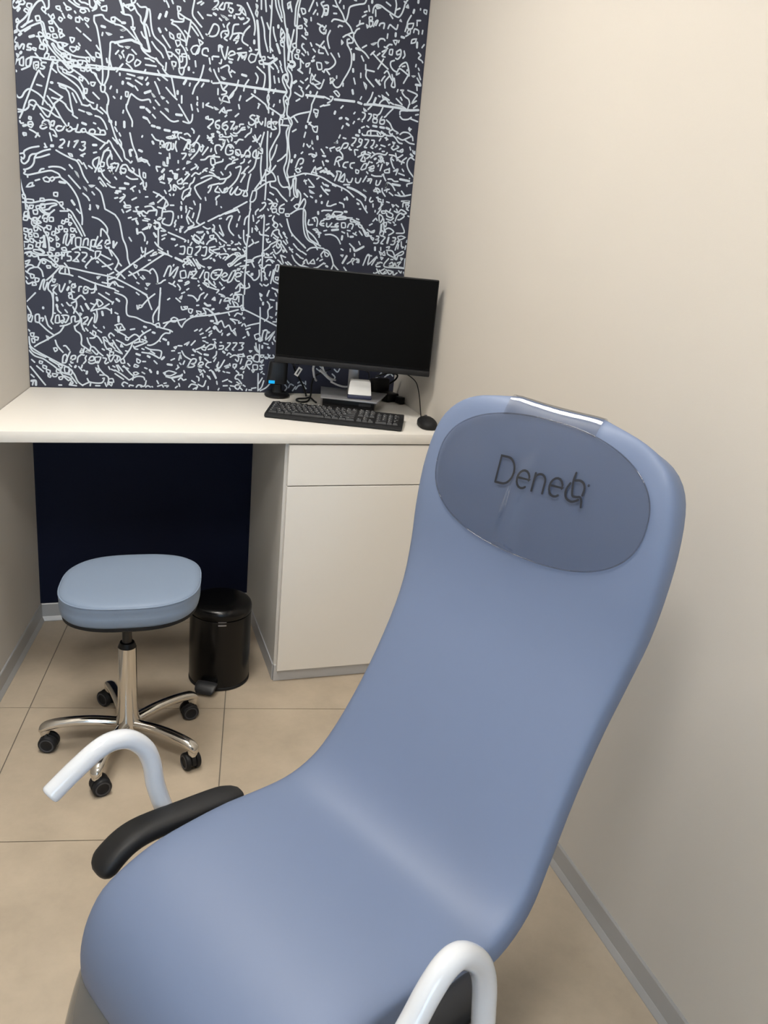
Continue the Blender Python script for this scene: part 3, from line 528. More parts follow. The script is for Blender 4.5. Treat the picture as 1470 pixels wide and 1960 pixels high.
o483,1591 497,1601 499,1588 486,1583;n502,1582 506,1587 516,1588;n529,1611 541,1623 552,1620 559,1625;n564,1628 573,1638 580,1641;n568,1635 578,1632;
n539,1608 534,1594 525,1586 521,1573;o521,1573 527,1573 523,1557 509,1545 502,1535 498,1542 504,1562;n514,1547 525,1553 521,1559;
n286,1626 297,1625 288,1603;n310,1624 303,1613 305,1602 316,1601 319,1612 308,1613;n310,1624 321,1625 330,1613 341,1606 352,1598 365,1593;
n339,1618 345,1613 341,1604 328,1611;n301,1602 305,1596;n361,1616 363,1597 367,1589 374,1579 374,1568 381,1555;o374,1607 381,1605 381,1592 374,1594;
n321,1591 336,1584 356,1586;n365,1571 374,1579;n383,1577 383,1566 376,1557;n285,1585 290,1579;b316,1569 327,1568;b300,1552 316,1553;b289,1542 302,1543;
n285,1537 294,1536;n334,1553 343,1560 349,1563;n338,1555 343,1547;n361,1551 363,1545;n284,1520 293,1523;n311,1535 316,1531 309,1520 300,1510;
n300,1521 311,1527;n313,1511 318,1501 313,1496;o313,1500 331,1502 333,1496 315,1494;n338,1520 352,1528;n381,1533 388,1534;
n406,1551 424,1544 440,1534 449,1526 454,1515;n415,1536 424,1546;n420,1519 440,1538;n447,1526 438,1500;n454,1515 438,1503 420,1505;
n379,1502 397,1506 408,1500;o394,1512 406,1518 408,1513;n461,1514 472,1515;n349,1497 358,1500;n442,1559 447,1550;n458,1549 461,1545;n470,1546 472,1550;
n558,1665 572,1668 586,1679 619,1680;o593,1679 602,1685 602,1678;o591,1673 603,1672 605,1656 594,1653 591,1659;n605,1659 619,1664;
n594,1653 601,1647 592,1637 601,1636;n587,1630 599,1627 611,1617 621,1613;n560,1608 576,1616 594,1620 620,1616;
n595,1613 567,1597 541,1581 544,1566 554,1551 561,1543;n584,1581 590,1588 621,1598;n595,1589 591,1575 584,1565;n616,1588 607,1572 622,1569;
n575,1549 577,1540;n613,1554 610,1545;n613,1541 613,1529;n537,1534 542,1523;n496,1528 498,1521;b496,1512 496,1505;n512,1516 512,1507;
n559,1527 559,1511;n524,1512 533,1509;n622,1560 610,1550;n284,1469 297,1450 303,1422 308,1395 316,1377 321,1355 323,1332 330,1312;n306,1487 311,1478;
n320,1481 333,1489;n342,1485 365,1485 374,1488 385,1482 392,1490 415,1494;n351,1493 363,1471;n356,1478 365,1481;n367,1485 372,1474 381,1473;
n406,1498 417,1494 415,1478;n436,1500 433,1477;n445,1499 443,1501;n436,1491 468,1494 468,1467 459,1450 436,1455 438,1467 443,1471;
n420,1465 427,1472 433,1471 424,1465;n326,1462 335,1465;n338,1458 353,1464;b351,1457 356,1446;n372,1459 388,1458;n378,1466 394,1463;b353,1430 355,1415;
n371,1429 383,1437 390,1440;n374,1430 388,1435;o390,1449 399,1447 394,1436;n360,1419 369,1420 378,1407 378,1394;n328,1401 335,1390;n387,1392 385,1385;
b408,1448 413,1455 424,1454 427,1443 420,1436 413,1437 408,1448;n410,1462 417,1456;n422,1436 422,1381;n429,1441 445,1431 431,1430;b408,1421 415,1410;
n411,1392 420,1381 436,1370;n434,1414 448,1420;n434,1402 443,1408;b466,1407 476,1406;n455,1427 509,1408 509,1401;n478,1385 485,1390;n521,1407 521,1400;
n533,1401 528,1391;n496,1505 496,1501;n487,1482 487,1475;n498,1485 498,1478;n514,1507 512,1496;n524,1503 515,1482 517,1471 522,1460;n519,1483 531,1468;
n538,1496 534,1481;n559,1511 552,1483 548,1469 558,1461;n508,1431 525,1446 548,1453 574,1469;o520,1448 532,1454 532,1447 522,1442;
n534,1454 539,1459 536,1466;n586,1474 624,1496;n478,1456 475,1447;n480,1438 483,1438;o496,1449 503,1449 499,1444;b494,1442 494,1432;
n570,1455 584,1449 594,1452;n549,1435 570,1439;o553,1437 568,1436 556,1433;n603,1464 608,1458 606,1444 618,1433 626,1424;o601,1450 608,1449 603,1441;
b584,1440 587,1435;o594,1427 606,1430 604,1420 594,1420;n583,1398 592,1410 611,1419 616,1410;n532,1422 547,1409 573,1399;n535,1413 556,1400 575,1432;
n542,1427 537,1417;n566,1422 570,1418;n546,1425 561,1412 556,1398;n573,1399 571,1406;n495,1384 509,1385 507,1362 493,1361;
o521,1384 535,1382 531,1361 519,1363;n547,1386 561,1389 559,1377 545,1362 550,1360;n571,1387 583,1388 579,1362 567,1361;n559,1391 564,1389;
n572,1348 586,1353 600,1366;n595,1389 612,1393;n593,1384 610,1374 627,1370;n593,1389 593,1375 605,1369;n615,1362 627,1373;b608,1350 611,1346;
n596,1352 601,1354;n627,1387 605,1381;n422,1369 443,1359 467,1349;n453,1367 455,1356;n443,1357 404,1329 373,1306 350,1290 325,1277;
n450,1355 415,1360 404,1352 415,1353 420,1360;n397,1347 408,1350;n406,1366 378,1348 332,1312 316,1299 300,1284 286,1265;n381,1371 378,1343;
n367,1372 369,1361 371,1356 374,1359;n367,1347 367,1340;n390,1332 397,1333;b479,1346 503,1336;n474,1324 472,1319;n330,1310 316,1299 302,1289 286,1277;
o343,1315 353,1311 350,1304 346,1306;n364,1298 380,1299 392,1295 397,1289;
n392,1295 404,1305 415,1292 420,1276 420,1259 418,1257 430,1260 439,1268 446,1271;n327,1291 339,1282 350,1269;n353,1293 359,1281;n364,1275 373,1268;
n371,1280 378,1271;n281,1295 300,1280 313,1267;n281,1267 327,1246 385,1217;o507,1343 517,1346 519,1337 510,1334;n517,1351 526,1344 529,1333 517,1327;
n519,1353 533,1354;n524,1342 514,1332 505,1324 508,1317;n522,1335 534,1324;n529,1342 543,1324;n538,1348 558,1316;n548,1346 560,1330 577,1322;
n550,1334 563,1321 558,1316;n589,1323 599,1323 592,1318;n441,1282 455,1314 465,1314 460,1286 474,1303 488,1316 475,1282 472,1284;n455,1316 462,1319;
o496,1302 512,1306 515,1284 498,1281;n522,1283 529,1304 537,1295 527,1295;n536,1305 551,1306 541,1291 534,1283 551,1282;n546,1315 548,1310;
n575,1312 561,1285;o580,1305 592,1304 590,1282 578,1286;n628,1318 609,1312 600,1297 605,1286 617,1284 629,1297;n614,1298 629,1299;n609,1305 619,1306;
b491,1271 501,1272;n513,1265 523,1271 525,1266 511,1258;n458,1262 470,1258 477,1268;n470,1258 480,1251;n487,1259 496,1247 494,1240;n501,1229 511,1234;
n518,1242 525,1247;n556,1275 559,1271;n557,1258 561,1261;n564,1252 569,1245;n578,1269 580,1279 590,1280 603,1266 613,1262;
o583,1270 593,1265 593,1258 586,1260;n596,1256 618,1250 628,1248 621,1238;n610,1276 615,1267;n593,1273 618,1257;n573,1269 591,1256;n352,1257 359,1253;
o383,1255 394,1255 387,1248;o380,1240 385,1238 383,1236;n281,1227 292,1223;n282,1370 289,1382;n282,1341 293,1323 288,1307 281,1295;n295,1316 302,1308;
n290,1242 308,1238;n281,1255 292,1242;n430,1243 425,1157;n480,1468 475,1458;
n280,1219 308,1209 319,1195 317,1169 321,1145 349,1139 378,1126 397,1122 411,1116 428,1109 445,1105 462,1101 471,1096;
n462,1101 462,1091 447,1090 435,1080 426,1065 411,1052 397,1046 387,1046;n426,1065 430,1060;b285,1198 294,1191;n350,1223 359,1216;
n369,1224 385,1213 392,1192 401,1169;n411,1222 390,1204 368,1179;o359,1181 371,1181 366,1174 359,1173;n359,1173 354,1168 352,1180;
n430,1228 427,1199 425,1167 423,1133;n425,1182 406,1149 406,1125;o413,1118 425,1124 428,1112 418,1109;n442,1110 457,1128 469,1136;
n440,1124 469,1133 493,1137 515,1143;o466,1140 476,1146 488,1141 481,1131 469,1131;n488,1137 495,1122 503,1113;
n503,1113 512,1130 527,1143 546,1152 590,1159 632,1169;n546,1152 556,1160;n454,1205 461,1210;n482,1212 497,1200;n494,1212 502,1220 499,1210;
n523,1224 540,1222 557,1209 564,1226 577,1236;n557,1209 553,1206;n589,1232 579,1217;n606,1214 614,1222 616,1212;n553,1191 560,1192;
b580,1200 590,1193 600,1194;n500,1184 504,1174 517,1177;o509,1184 521,1185 519,1177;o526,1178 539,1176 534,1163 526,1168;n532,1153 541,1156;
o553,1172 568,1170 566,1160 556,1165;o571,1163 585,1166 583,1159 573,1158;n575,1183 590,1181 608,1170 620,1151 628,1131 616,1133;n575,1183 585,1169;
b607,1180 612,1182;b603,1140 611,1140;n279,1109 298,1115 307,1103 311,1096 297,1093 288,1086;n279,1095 293,1086 311,1077 318,1070;n284,1105 290,1093;
n298,1105 293,1091;o314,1070 325,1068 321,1060 314,1062;n325,1068 344,1081 359,1072 361,1057 373,1057;n359,1072 373,1085 397,1100;n368,1094 375,1085;
n283,1059 302,1050 316,1043 337,1054 359,1069;n337,1054 330,1034 320,1018 306,998;n313,1023 320,1021;n339,1041 344,1032 354,1030;
n344,1037 373,1050 385,1058 368,1065;n342,1051 363,1057;o299,1045 304,1037 297,1037;n278,1044 290,1027 301,1013 278,1024;n330,1097 344,1100;
b375,1109 382,1107;b404,1091 411,1089;b378,1075 380,1068;b440,1070 450,1066;b457,1059 457,1051;o296,990 306,996 310,981 299,980;
n380,1038 397,1031 431,1028 433,1013 428,1002 416,1007 397,1016 368,1020;n392,1019 409,1012 426,1002;n397,1026 411,1017;n368,1033 375,1030;
b349,1014 361,1010;b387,1008 394,1004;b435,998 443,1006;o351,997 363,990 358,982 351,985;o344,977 356,972 351,967 341,969;n370,988 380,988;
n409,992 419,982;n320,979 327,971;n377,966 385,963;b394,959 399,951;n368,950 377,945;b421,954 421,947;n282,972 291,953;n287,973 303,951;
n277,955 300,940 324,921;n277,942 305,923;n306,971 329,944 339,937;n303,968 322,961;o339,947 348,950 356,945 344,939;
n324,921 339,929 353,935 372,933 377,923;n339,937 336,921;n382,920 377,902 363,899;n278,1007 292,1002 294,993 282,982 277,990;n287,1005 284,990;
n319,908 307,913 300,905 305,898;n324,898 326,903 338,901;n348,896 355,904 367,902 365,897;n380,897 387,902 397,898;n402,900 404,898;
n421,901 436,906 441,899;n446,904 458,904 453,899;n419,921 424,911;n443,912 451,914;o443,950 460,958 485,951 465,940 448,942;
n450,937 470,933 495,939 507,947;n468,933 480,920;n448,948 441,950;b470,933 505,942;n493,926 502,934 510,926 520,929;n495,913 498,903;n483,897 490,903;
b455,981 470,979;n467,996 479,1002;n469,1029 479,1030;o477,1042 486,1045 482,1037;n491,1048 504,1048;n513,1053 528,1062 521,1051;n536,1052 550,1068;
n492,1022 499,1023;n494,997 499,1015 502,1003;n497,987 502,982;n514,995 509,983;n485,964 495,972;n490,979 492,972;n512,960 515,952;
n504,1030 514,1013 534,1001;n524,973 539,1001 554,1002 551,989 539,986 549,981 542,974 524,973;n562,979 579,985 576,993 566,990 562,977 574,975;
n607,994 594,991 589,980 600,973;o566,1010 571,1010 569,997;n584,1006 597,996;n539,1017 546,1017;b543,1037 551,1030;n553,1037 573,1046 583,1054;
o573,1046 588,1046 586,1036 576,1038;n588,1044 603,1057 618,1055;n596,1039 613,1045 618,1060 623,1045;n558,1030 573,1021;b583,1021 596,1019;
n547,1102 557,1108;n564,1103 572,1111;n567,1091 577,1096;n587,1104 601,1117;n575,1079 587,1082;n577,1069 585,1067;n588,1064 595,1062;
b614,1118 616,1113;n621,1121 632,1104;n599,1090 607,1098;n612,1075 617,1075;n614,1009 624,1020 626,1033;n617,997 624,1010;o564,967 575,962 570,956;
n570,946 577,952 580,939;n580,965 587,957;n595,944 606,932;n602,963 610,963 626,935;n629,925 631,914;n599,905 599,895;n557,941 565,936 565,925;
n540,925 553,917;n563,912 581,905 590,926;n530,901 540,912 560,907 556,894;b628,969 638,964;n546,894 561,902;n280,1152 289,1148;b291,1139 291,1122;
n634,995 630,976 638,974;n618,2132 607,2116 621,2114 625,2131 636,2134 647,2134;n636,2132 636,2115 645,2108 650,2117 641,2121 636,2117;
n663,2132 676,2130 670,2119 677,2119 672,2108 659,2106;o681,2127 688,2118 691,2107 679,2115;o614,2097 630,2092 621,2092;o628,2089 635,2088 630,2086;
n637,2099 646,2100;b655,2101 655,2095;n668,2099 675,2094;b677,2095 684,2098;n695,2101 702,2098 696,2089 685,2082;n608,2087 615,2082;n620,2072 624,2065;
n640,2079 633,2068 638,2053 636,2042;n616,2034 614,2043 620,2052 636,2056;n627,2047 634,2042 625,2033 634,2028;
n669,2079 655,2075 651,2061 650,2048 643,2033;n650,2048 665,2053 679,2055 686,2051;n705,2079 690,2062 682,2043 684,2031 701,2023;
n670,2051 670,2039 657,2033 668,2033 662,2024;n670,2049 655,2031;n694,2143 706,2123 718,2099 722,2075 720,2056;b721,2040 721,2032;
o724,2127 729,2122 727,2110 722,2117;o723,2143 728,2140 726,2130;n725,2156 725,2152;o723,2141 728,2138 726,2130;n739,2158 740,2132;n752,2160 756,2128;
n773,2163 773,2113 771,2061 775,2013;n767,2146 772,2137;b728,2098 733,2066 738,2016 743,1996;n741,2110 751,2079 755,2049 766,2015;n760,2096 768,2079;
n781,2087 784,2069 792,2048;n772,2029 782,2018;b795,2040 806,2015;n784,2165 788,2145 798,2124 808,2107;n793,2166 797,2150 804,2133 808,2118;
n805,2168 808,2148 814,2129 818,2103 826,2079;b797,2094 797,2088;o824,2160 833,2166 831,2153 827,2147;n833,2160 839,2140;n825,2148 834,2152;
n858,2176 852,2155 851,2134 851,2103 858,2102;n865,2177 860,2146 858,2102 859,2074 858,2049;o869,2153 881,2153 884,2143 875,2138;
o863,2101 874,2105 875,2097 863,2095;o880,2126 890,2123 888,2115;n863,2136 866,2128;n883,2112 891,2105;n884,2098 889,2090;
o887,2086 894,2087 895,2081 888,2080;n876,2076 891,2068;n909,2183 895,2149;n919,2177 922,2169;n918,2156 910,2143;n924,2147 924,2143;
n943,2184 934,2177 944,2164 943,2148 939,2139;n903,2132 904,2123;n926,2118 948,2111;n949,2091 937,2097 934,2107 943,2115;n925,2058 952,2049;
n937,2051 951,2070;n936,2043 936,2034 951,2034;n906,2059 911,2050;n916,2042 924,2035;n884,2052 880,2052 878,2043 890,2032 891,2028;n879,2024 887,2019;
n898,2031 901,2023;n922,2022 916,2015;o862,2033 871,2032 869,2025 862,2026;o856,2017 867,2019 868,2006 858,2009;n873,2007 886,1996;
n875,2007 877,1982 872,1975 885,1966;n868,1974 885,1966;o895,1995 907,1999 903,1990 896,1987;b914,2006 921,2009;o807,2087 819,2072 818,2047 806,2062;
n806,2066 814,2078;n806,2050 817,2064;o807,2046 818,2047 819,2035 809,2038;b795,2040 800,2030;b826,2088 830,2049 836,2029;n849,2089 842,2051 838,2029;
n831,2074 839,2050 838,2036;o847,2047 858,2051 859,2038 849,2039;n854,2036 846,2020 850,1993;b836,2029 835,1998 838,1992;n836,2029 848,2020;
n819,2035 823,1996 827,1971 835,1958 838,1941;b835,1993 852,1996 857,1986 843,1978 835,1993;n845,1984 849,1970;
n836,1983 834,1972 847,1957 851,1932 847,1914;o826,1954 835,1951 838,1941 834,1930 824,1943;
n835,1958 821,1951 819,1936 827,1920 835,1906 833,1898 825,1884 828,1865;n831,1940 834,1926 845,1914;n850,1940 847,1919 848,1899 842,1881 842,1866;
n831,1893 839,1883 832,1876 838,1866;n610,2006 614,2011 620,1991 629,1974 633,1989 637,2010;b610,2010 619,2008;
n640,1984 660,1993 653,2000 642,1994 640,1978 654,1976;n667,1996 697,2002;n670,1976 679,1997 684,1984 697,1996 691,1980;n672,1992 693,1989;
o711,2000 729,1998 725,1981 712,1975 704,1984;n729,1996 738,2014 726,2014;n669,2008 680,2012;n708,2018 713,2010 706,2007;
o748,1996 757,1998 758,1989 748,1988;o739,1983 751,1986 754,1976 742,1975;n767,1999 776,1996 788,2002;n783,2007 786,1997 797,1999;
b754,1978 772,1979 784,1987 797,1997;n772,1977 787,1966;n786,1985 796,1976 801,1968;n754,1972 756,1966;n807,1992 812,1980;n810,1977 818,1960;
n804,1964 804,1958;n616,1946 636,1957 643,1951 642,1941 651,1925;n651,1944 662,1939;n644,1937 651,1940;o619,1921 631,1917 626,1914;b685,1936 699,1934;
n618,1971 616,1960 611,1960;b643,1968 650,1967;b613,1904 705,1903 833,1902;b772,1975 778,1916 774,1895;o774,1890 777,1878 773,1864 770,1879;
n733,1965 750,1953 760,1944 759,1918 755,1903;n729,1946 737,1934 733,1917;n674,1918 668,1894 657,1880 644,1862;n707,1924 696,1906 692,1889;
n790,1945 794,1925;n805,1941 808,1929;n797,1908 790,1894;b729,1895 729,1889;n618,1898 625,1884 636,1880 634,1873 621,1869;n638,1899 625,1884;
o628,1864 639,1867 647,1849 626,1851 619,1842;n660,1880 655,1869 644,1859;n683,1873 679,1859;n718,1883 742,1871 766,1857;n725,1878 702,1860;
n773,1869 778,1859;n813,1876 813,1869;n742,1857 747,1855;n614,1858 617,1852;b856,1933 865,1940;n879,1942 889,1937;n903,1953 896,1946;
n875,1926 885,1921;n909,1933 900,1921;n910,1984 909,1969;n862,1905 887,1896 891,1907 883,1917;b901,1902 962,1903;n939,1917 922,1876;b915,1914 915,1910;
n868,1880 880,1888;n906,1902 906,1894;o916,1968 927,1952 947,1944 928,1937 913,1942;n921,1941 946,1927 959,1956;n929,1967 920,1951;
o931,2004 946,2004 949,1987 937,1984 932,1996;n952,1981 957,1980;n677,1846 680,1834;n745,1855 741,1843;n766,1857 774,1843;n776,1858 777,1833;
n776,1850 803,1838 820,1829;b791,1836 791,1830;n795,1861 792,1854;
n828,1865 831,1850 827,1834 820,1827 814,1809 817,1791 816,1774 805,1753 794,1731 787,1713 788,1693 791,1673 787,1659;
n840,1866 839,1836 847,1828 855,1820 858,1809 851,1793 848,1762 852,1731 856,1705 853,1679 849,1656 855,1639;
n846,1797 840,1779 846,1746 846,1712 845,1690 838,1667 845,1644 853,1627;o818,1831 830,1832 828,1826 818,1824;n830,1821 852,1826;n824,1801 848,1802;
o816,1818 826,1817 824,1803 817,1800;n842,1829 853,1807;n852,1826 875,1840 916,1853;n922,1876 921,1861 917,1845 911,1820;n864,1830 877,1816;
n952,1873 964,1879;n861,1785 873,1793;b907,1808 907,1802;o931,1862 945,1861 944,1850 931,1853;n936,1847 940,1839 944,1846;n916,1820 924,1812 937,1807;
o929,1806 946,1811 945,1793 935,1794;n916,1814 923,1821;n906,1788 902,1772;b948,1780 949,1771;n903,1752 901,1743;n895,1720 900,1725;
o930,1764 933,1755 930,1755;n913,1751 921,1743 926,1748;n933,1742 936,1738;n922,1720 932,1722 948,1719 947,1728;n948,1719 940,1713 933,1717;
n941,1704 939,1699;b875,1713 873,1706;b864,1696 862,1689;n878,1673 889,1701 903,1703 902,1691 894,1686;o878,1666 888,1672 896,1663 886,1658;
n895,1672 900,1677;n629,1832 624,1821 638,1816 640,1823 654,1827;n624,1827 615,1814;n634,1820 629,1832;n634,1805 639,1810;n667,1809 678,1819;
n616,1790 616,1792;n641,1791 628,1783 626,1770 637,1765 644,1774 637,1780 626,1774;n653,1792 665,1792 658,1778 654,1769;o661,1772 668,1775 663,1768;
o670,1779 675,1780 672,1773;n682,1780 684,1787 695,1789;n700,1780 691,1777 682,1765 673,1758 663,1759;n701,1774 687,1770;o710,1784 715,1782 712,1780;
n722,1779 720,1767 711,1760 702,1750;o617,1747 626,1750 629,1744 619,1741;n629,1744 645,1744 654,1749;n635,1760 638,1752;n654,1756 664,1750 675,1752;
n654,1749 659,1743 657,1734;n643,1737 648,1729;n732,1819 723,1820 716,1812 728,1805 733,1799 724,1790 714,1791 712,1797;n735,1810 736,1784;
n735,1810 744,1811 742,1800 735,1800;o739,1820 746,1818 742,1813;n747,1803 755,1795 759,1804;n768,1816 767,1792;
n776,1798 785,1803 783,1807 776,1804 776,1791 786,1790;n787,1816 789,1786 805,1788 798,1796 807,1808 792,1806 800,1798;
n617,1734 631,1734 629,1723 636,1734;n636,1734 632,1718 623,1702;n618,1717 625,1711;n667,1731 674,1732 672,1727;n676,1734 683,1741 695,1741;
n728,1755 740,1743 754,1762;n728,1740 747,1748;n734,1760 743,1739;n765,1772 759,1748 755,1730;n777,1776 777,1727 780,1665 778,1656;n789,1773 787,1760;
n665,1713 658,1721 646,1720 639,1706 640,1693 649,1690 661,1695 663,1704 653,1703;o651,1716 658,1717 656,1712;
o672,1707 684,1709 689,1698 682,1691 673,1694;n672,1703 682,1695;o692,1694 701,1693 692,1687;n701,1695 708,1709 717,1708 720,1697 706,1689;
o706,1693 720,1695 718,1690;n713,1710 722,1724;n741,1715 732,1707 730,1694 740,1690 747,1698 749,1711;n741,1713 742,1690 752,1691;
n750,1736 755,1725 748,1720 760,1721 761,1706 749,1707;n756,1716 761,1712;n619,1664 629,1668 631,1674;n652,1679 659,1677;b661,1684 668,1683;
n680,1680 666,1674 662,1667;n671,1668 648,1658 639,1644;n702,1682 700,1673 690,1667;n716,1672 723,1680;
n674,1652 691,1658 687,1636 678,1615 664,1597 650,1583;n717,1661 705,1649 701,1637 706,1635 697,1619 692,1609;n694,1636 705,1646;
n742,1690 740,1675 734,1658 718,1641;n725,1637 719,1614 715,1584;n625,1634 632,1626;n655,1637 658,1628 644,1616 621,1611;n644,1616 635,1601 621,1596;
n621,1582 631,1570 638,1575 647,1587;o638,1582 648,1585 648,1576 638,1570;n664,1588 657,1572 662,1566 672,1578 683,1593;
n683,1593 674,1574 679,1567 691,1571 696,1582 688,1586;n701,1567 710,1584 716,1568 704,1565;n708,1581 700,1583;n759,1699 758,1658 762,1625 760,1609;
n778,1656 788,1652 792,1671;n778,1656 769,1635 760,1618 746,1598 741,1591;n810,1738 804,1713 793,1689;
n787,1661 792,1653 803,1645 811,1625 789,1619 770,1608 756,1597 744,1587;n762,1620 777,1620 778,1592 777,1560;n776,1638 793,1651 809,1673;
n775,1656 777,1620;o734,1584 747,1585 745,1562 736,1550 726,1551;n728,1549 727,1526;n716,1548 690,1532 671,1521;
n792,1619 795,1605 815,1598 833,1579 854,1562;n818,1640 824,1620 837,1607 856,1609;n843,1712 829,1697 815,1687;n793,1585 806,1579;n816,1566 822,1557;
n787,1563 799,1558 807,1549;n850,1638 882,1648 906,1657 931,1658 962,1654 980,1649;n852,1638 858,1618 864,1603 871,1620 872,1636 882,1637 879,1643;
n854,1609 862,1598 863,1580;n873,1633 878,1586 891,1580 889,1603;n882,1637 882,1607 888,1584;n889,1603 900,1590 901,1569 895,1552;
o880,1548 890,1556 900,1553 891,1540;n900,1553 914,1575 920,1564 913,1542;n869,1566 878,1576;n876,1654 877,1641;o936,1665 954,1662 952,1657 936,1658;
n938,1667 947,1682 951,1662;b955,1676 968,1682;b966,1668 978,1674;n955,1644 962,1649;n912,1637 918,1624;n910,1633 920,1636;
n925,1641 936,1630 947,1618 929,1616;o932,1605 948,1597 935,1598;n913,1593 926,1583;n936,1586 944,1582;b957,1574 957,1569;b978,1571 978,1567;
b971,1589 974,1592;n964,1741 975,1728;n971,1703 977,1690;n972,1622 983,1609;n976,1634 982,1628;n914,1654 916,1658;n768,1548 777,1551 780,1544 771,1530;
n792,1548 805,1551 798,1532;o810,1552 820,1550 815,1540 808,1542;n845,1552 832,1544 828,1535;n628,1524 630,1522;n970,1721 975,1719;
n624,1494 643,1505 676,1521;n643,1502 686,1520;n683,1522 691,1511;n648,1484 655,1494 667,1497 660,1478 656,1462 661,1448 674,1435;n694,1500 689,1485;
n685,1473 683,1464;n729,1526 725,1505 724,1479 725,1444 721,1413 720,1384 721,1349 718,1312 717,1268;n725,1505 713,1494 709,1473;
n708,1454 709,1426 714,1412 719,1406;n718,1439 730,1435;n725,1444 720,1439;n738,1506 741,1487;n756,1528 747,1518 747,1509;n755,1500 767,1508;
n751,1481 760,1491;n767,1499 777,1507 777,1446 777,1389 777,1340;n769,1529 761,1522;n788,1531 791,1527;n794,1508 802,1511;
o803,1532 818,1534 818,1524 806,1521;o828,1535 845,1536 843,1524 831,1523;n821,1520 829,1516;n812,1510 807,1498 815,1487 808,1479;
o813,1491 826,1483 821,1471 811,1477;n786,1479 795,1483;n784,1458 796,1471;n749,1472 757,1461;n747,1464 754,1456;n737,1464 737,1450;
n762,1454 767,1445 787,1444 795,1442;n833,1486 841,1477;o851,1520 864,1521 864,1514 854,1513;
n869,1522 893,1538 913,1542 922,1531 923,1500 931,1468 940,1447 956,1436 983,1423;n914,1537 916,1495 923,1460 938,1439 962,1429;
n928,1474 955,1455 974,1432 969,1427;n953,1436 973,1415;n857,1504 866,1477 878,1456 905,1432 929,1412;n878,1456 878,1449;n918,1423 929,1412;
n936,1508 934,1492 950,1493;n948,1514 961,1518 967,1506 965,1489;n953,1515 957,1505;n975,1497 990,1501;n990,1511 980,1507 978,1495 991,1492;
o953,1477 966,1480 972,1471;n972,1461 977,1469 976,1452;b967,1537 968,1530;n987,1544 980,1541;n964,1468 982,1467;b847,1458 852,1452;n853,1447 861,1440;
n848,1430 859,1419;n858,1435 864,1424;n805,1443 812,1460 829,1466 832,1452;n809,1453 823,1442 830,1440;n832,1455 843,1439;n813,1439 823,1433;
n788,1432 793,1421 803,1424;n795,1433 791,1428;n828,1435 823,1426 804,1415 797,1404 777,1389;n823,1426 836,1431 841,1422 832,1405 824,1414 828,1426;
n831,1419 842,1408 840,1398 825,1385 815,1399;n844,1418 863,1393;n812,1406 819,1413;o848,1399 855,1397 850,1392;n885,1423 898,1410;n901,1407 914,1399;
n917,1399 933,1390;n870,1410 884,1394;n873,1403 883,1404;n935,1403 947,1413 968,1417 996,1415;n968,1417 973,1410;n997,1407 987,1394 991,1385;
n897,1390 910,1381;n910,1379 923,1375;n924,1363 934,1373 940,1361 945,1359;o948,1362 960,1375 966,1361;n973,1374 978,1381;n984,1372 994,1378;
n922,1355 929,1361;n882,1384 893,1366 912,1352 930,1349 946,1345;n964,1346 977,1349 1000,1366;n727,1402 744,1415;n749,1415 761,1421;n738,1426 744,1415;
n691,1437 694,1430 699,1428;n667,1416 672,1412 667,1407;n653,1401 663,1401;n680,1405 690,1408;n692,1413 699,1407;n690,1396 698,1390;n656,1389 663,1390;
b671,1388 683,1389;n641,1390 649,1379;n626,1392 641,1397 643,1402;n626,1422 650,1408;n626,1408 631,1401;n625,1464 632,1448 640,1433;n624,1485 631,1487;
n625,1441 638,1430;n627,1368 651,1372 659,1366 652,1360;n627,1363 632,1357;n640,1355 647,1362;n647,1351 671,1371 681,1372;
o681,1377 695,1378 701,1369 688,1365;n688,1373 696,1368;n701,1369 715,1372;n707,1391 715,1379 713,1372;n712,1398 720,1394 715,1384;n665,1337 691,1366;
n672,1336 696,1359 718,1370;n682,1334 702,1345;o657,1337 669,1343 672,1336 662,1330;n714,1353 724,1356 741,1357 744,1353 724,1349;
n741,1357 751,1367 775,1376;n741,1348 749,1334;n700,1333 729,1340;n710,1326 722,1339;o775,1384 782,1384 783,1375 775,1374;b790,1382 798,1378;
n805,1383 813,1389;n815,1382 824,1370;n786,1370 811,1372;n791,1356 801,1364 819,1358;n806,1362 814,1353;n841,1381 852,1355;n843,1381 859,1375;
n764,1349 771,1362;o767,1342 777,1343 777,1333 772,1335;n777,1331 787,1336 794,1344 807,1345;o775,1331 785,1331 783,1321 775,1323;
n778,1321 788,1317 789,1293;n775,1318 777,1289;n786,1307 797,1295;n808,1323 804,1308;n832,1364 842,1357;n842,1355 853,1346;n860,1358 873,1347;
n867,1361 881,1350;n894,1348 899,1346;o827,1346 837,1347 833,1325 826,1329;n818,1329 810,1282;n823,1334 821,1314;n819,1314 820,1292 838,1283;
o827,1305 837,1305 835,1295 827,1297;n816,1267 826,1263 837,1261;n832,1261 840,1251;n767,1325 768,1306 759,1293 749,1290 741,1299 723,1313 732,1318;
o740,1311 745,1312 745,1307 740,1306;n628,1316 638,1317 631,1297;n634,1292 649,1296 656,1303 648,1308 639,1300 637,1288 647,1281 656,1284;
n673,1314 685,1317 671,1283 657,1279 673,1314;n683,1295 701,1301 703,1309 690,1310 683,1295 689,1284 699,1282;n703,1316 710,1314;
o692,1325 700,1325 697,1321 690,1320;n687,1257 702,1275 714,1266;n704,1277 702,1263 720,1261;n722,1259 735,1265 732,1277;n719,1269 718,1239;
n772,1279 780,1272;n785,1277 795,1273 802,1279;n630,1275 640,1264;n638,1251 647,1259;n702,1260 700,1248 685,1242;n806,1257 799,1239;
o773,1245 781,1240 776,1235;n614,1222 612,1212;n637,1216 632,1203;n629,1235 644,1231 649,1226 637,1228;n669,1232 676,1238;
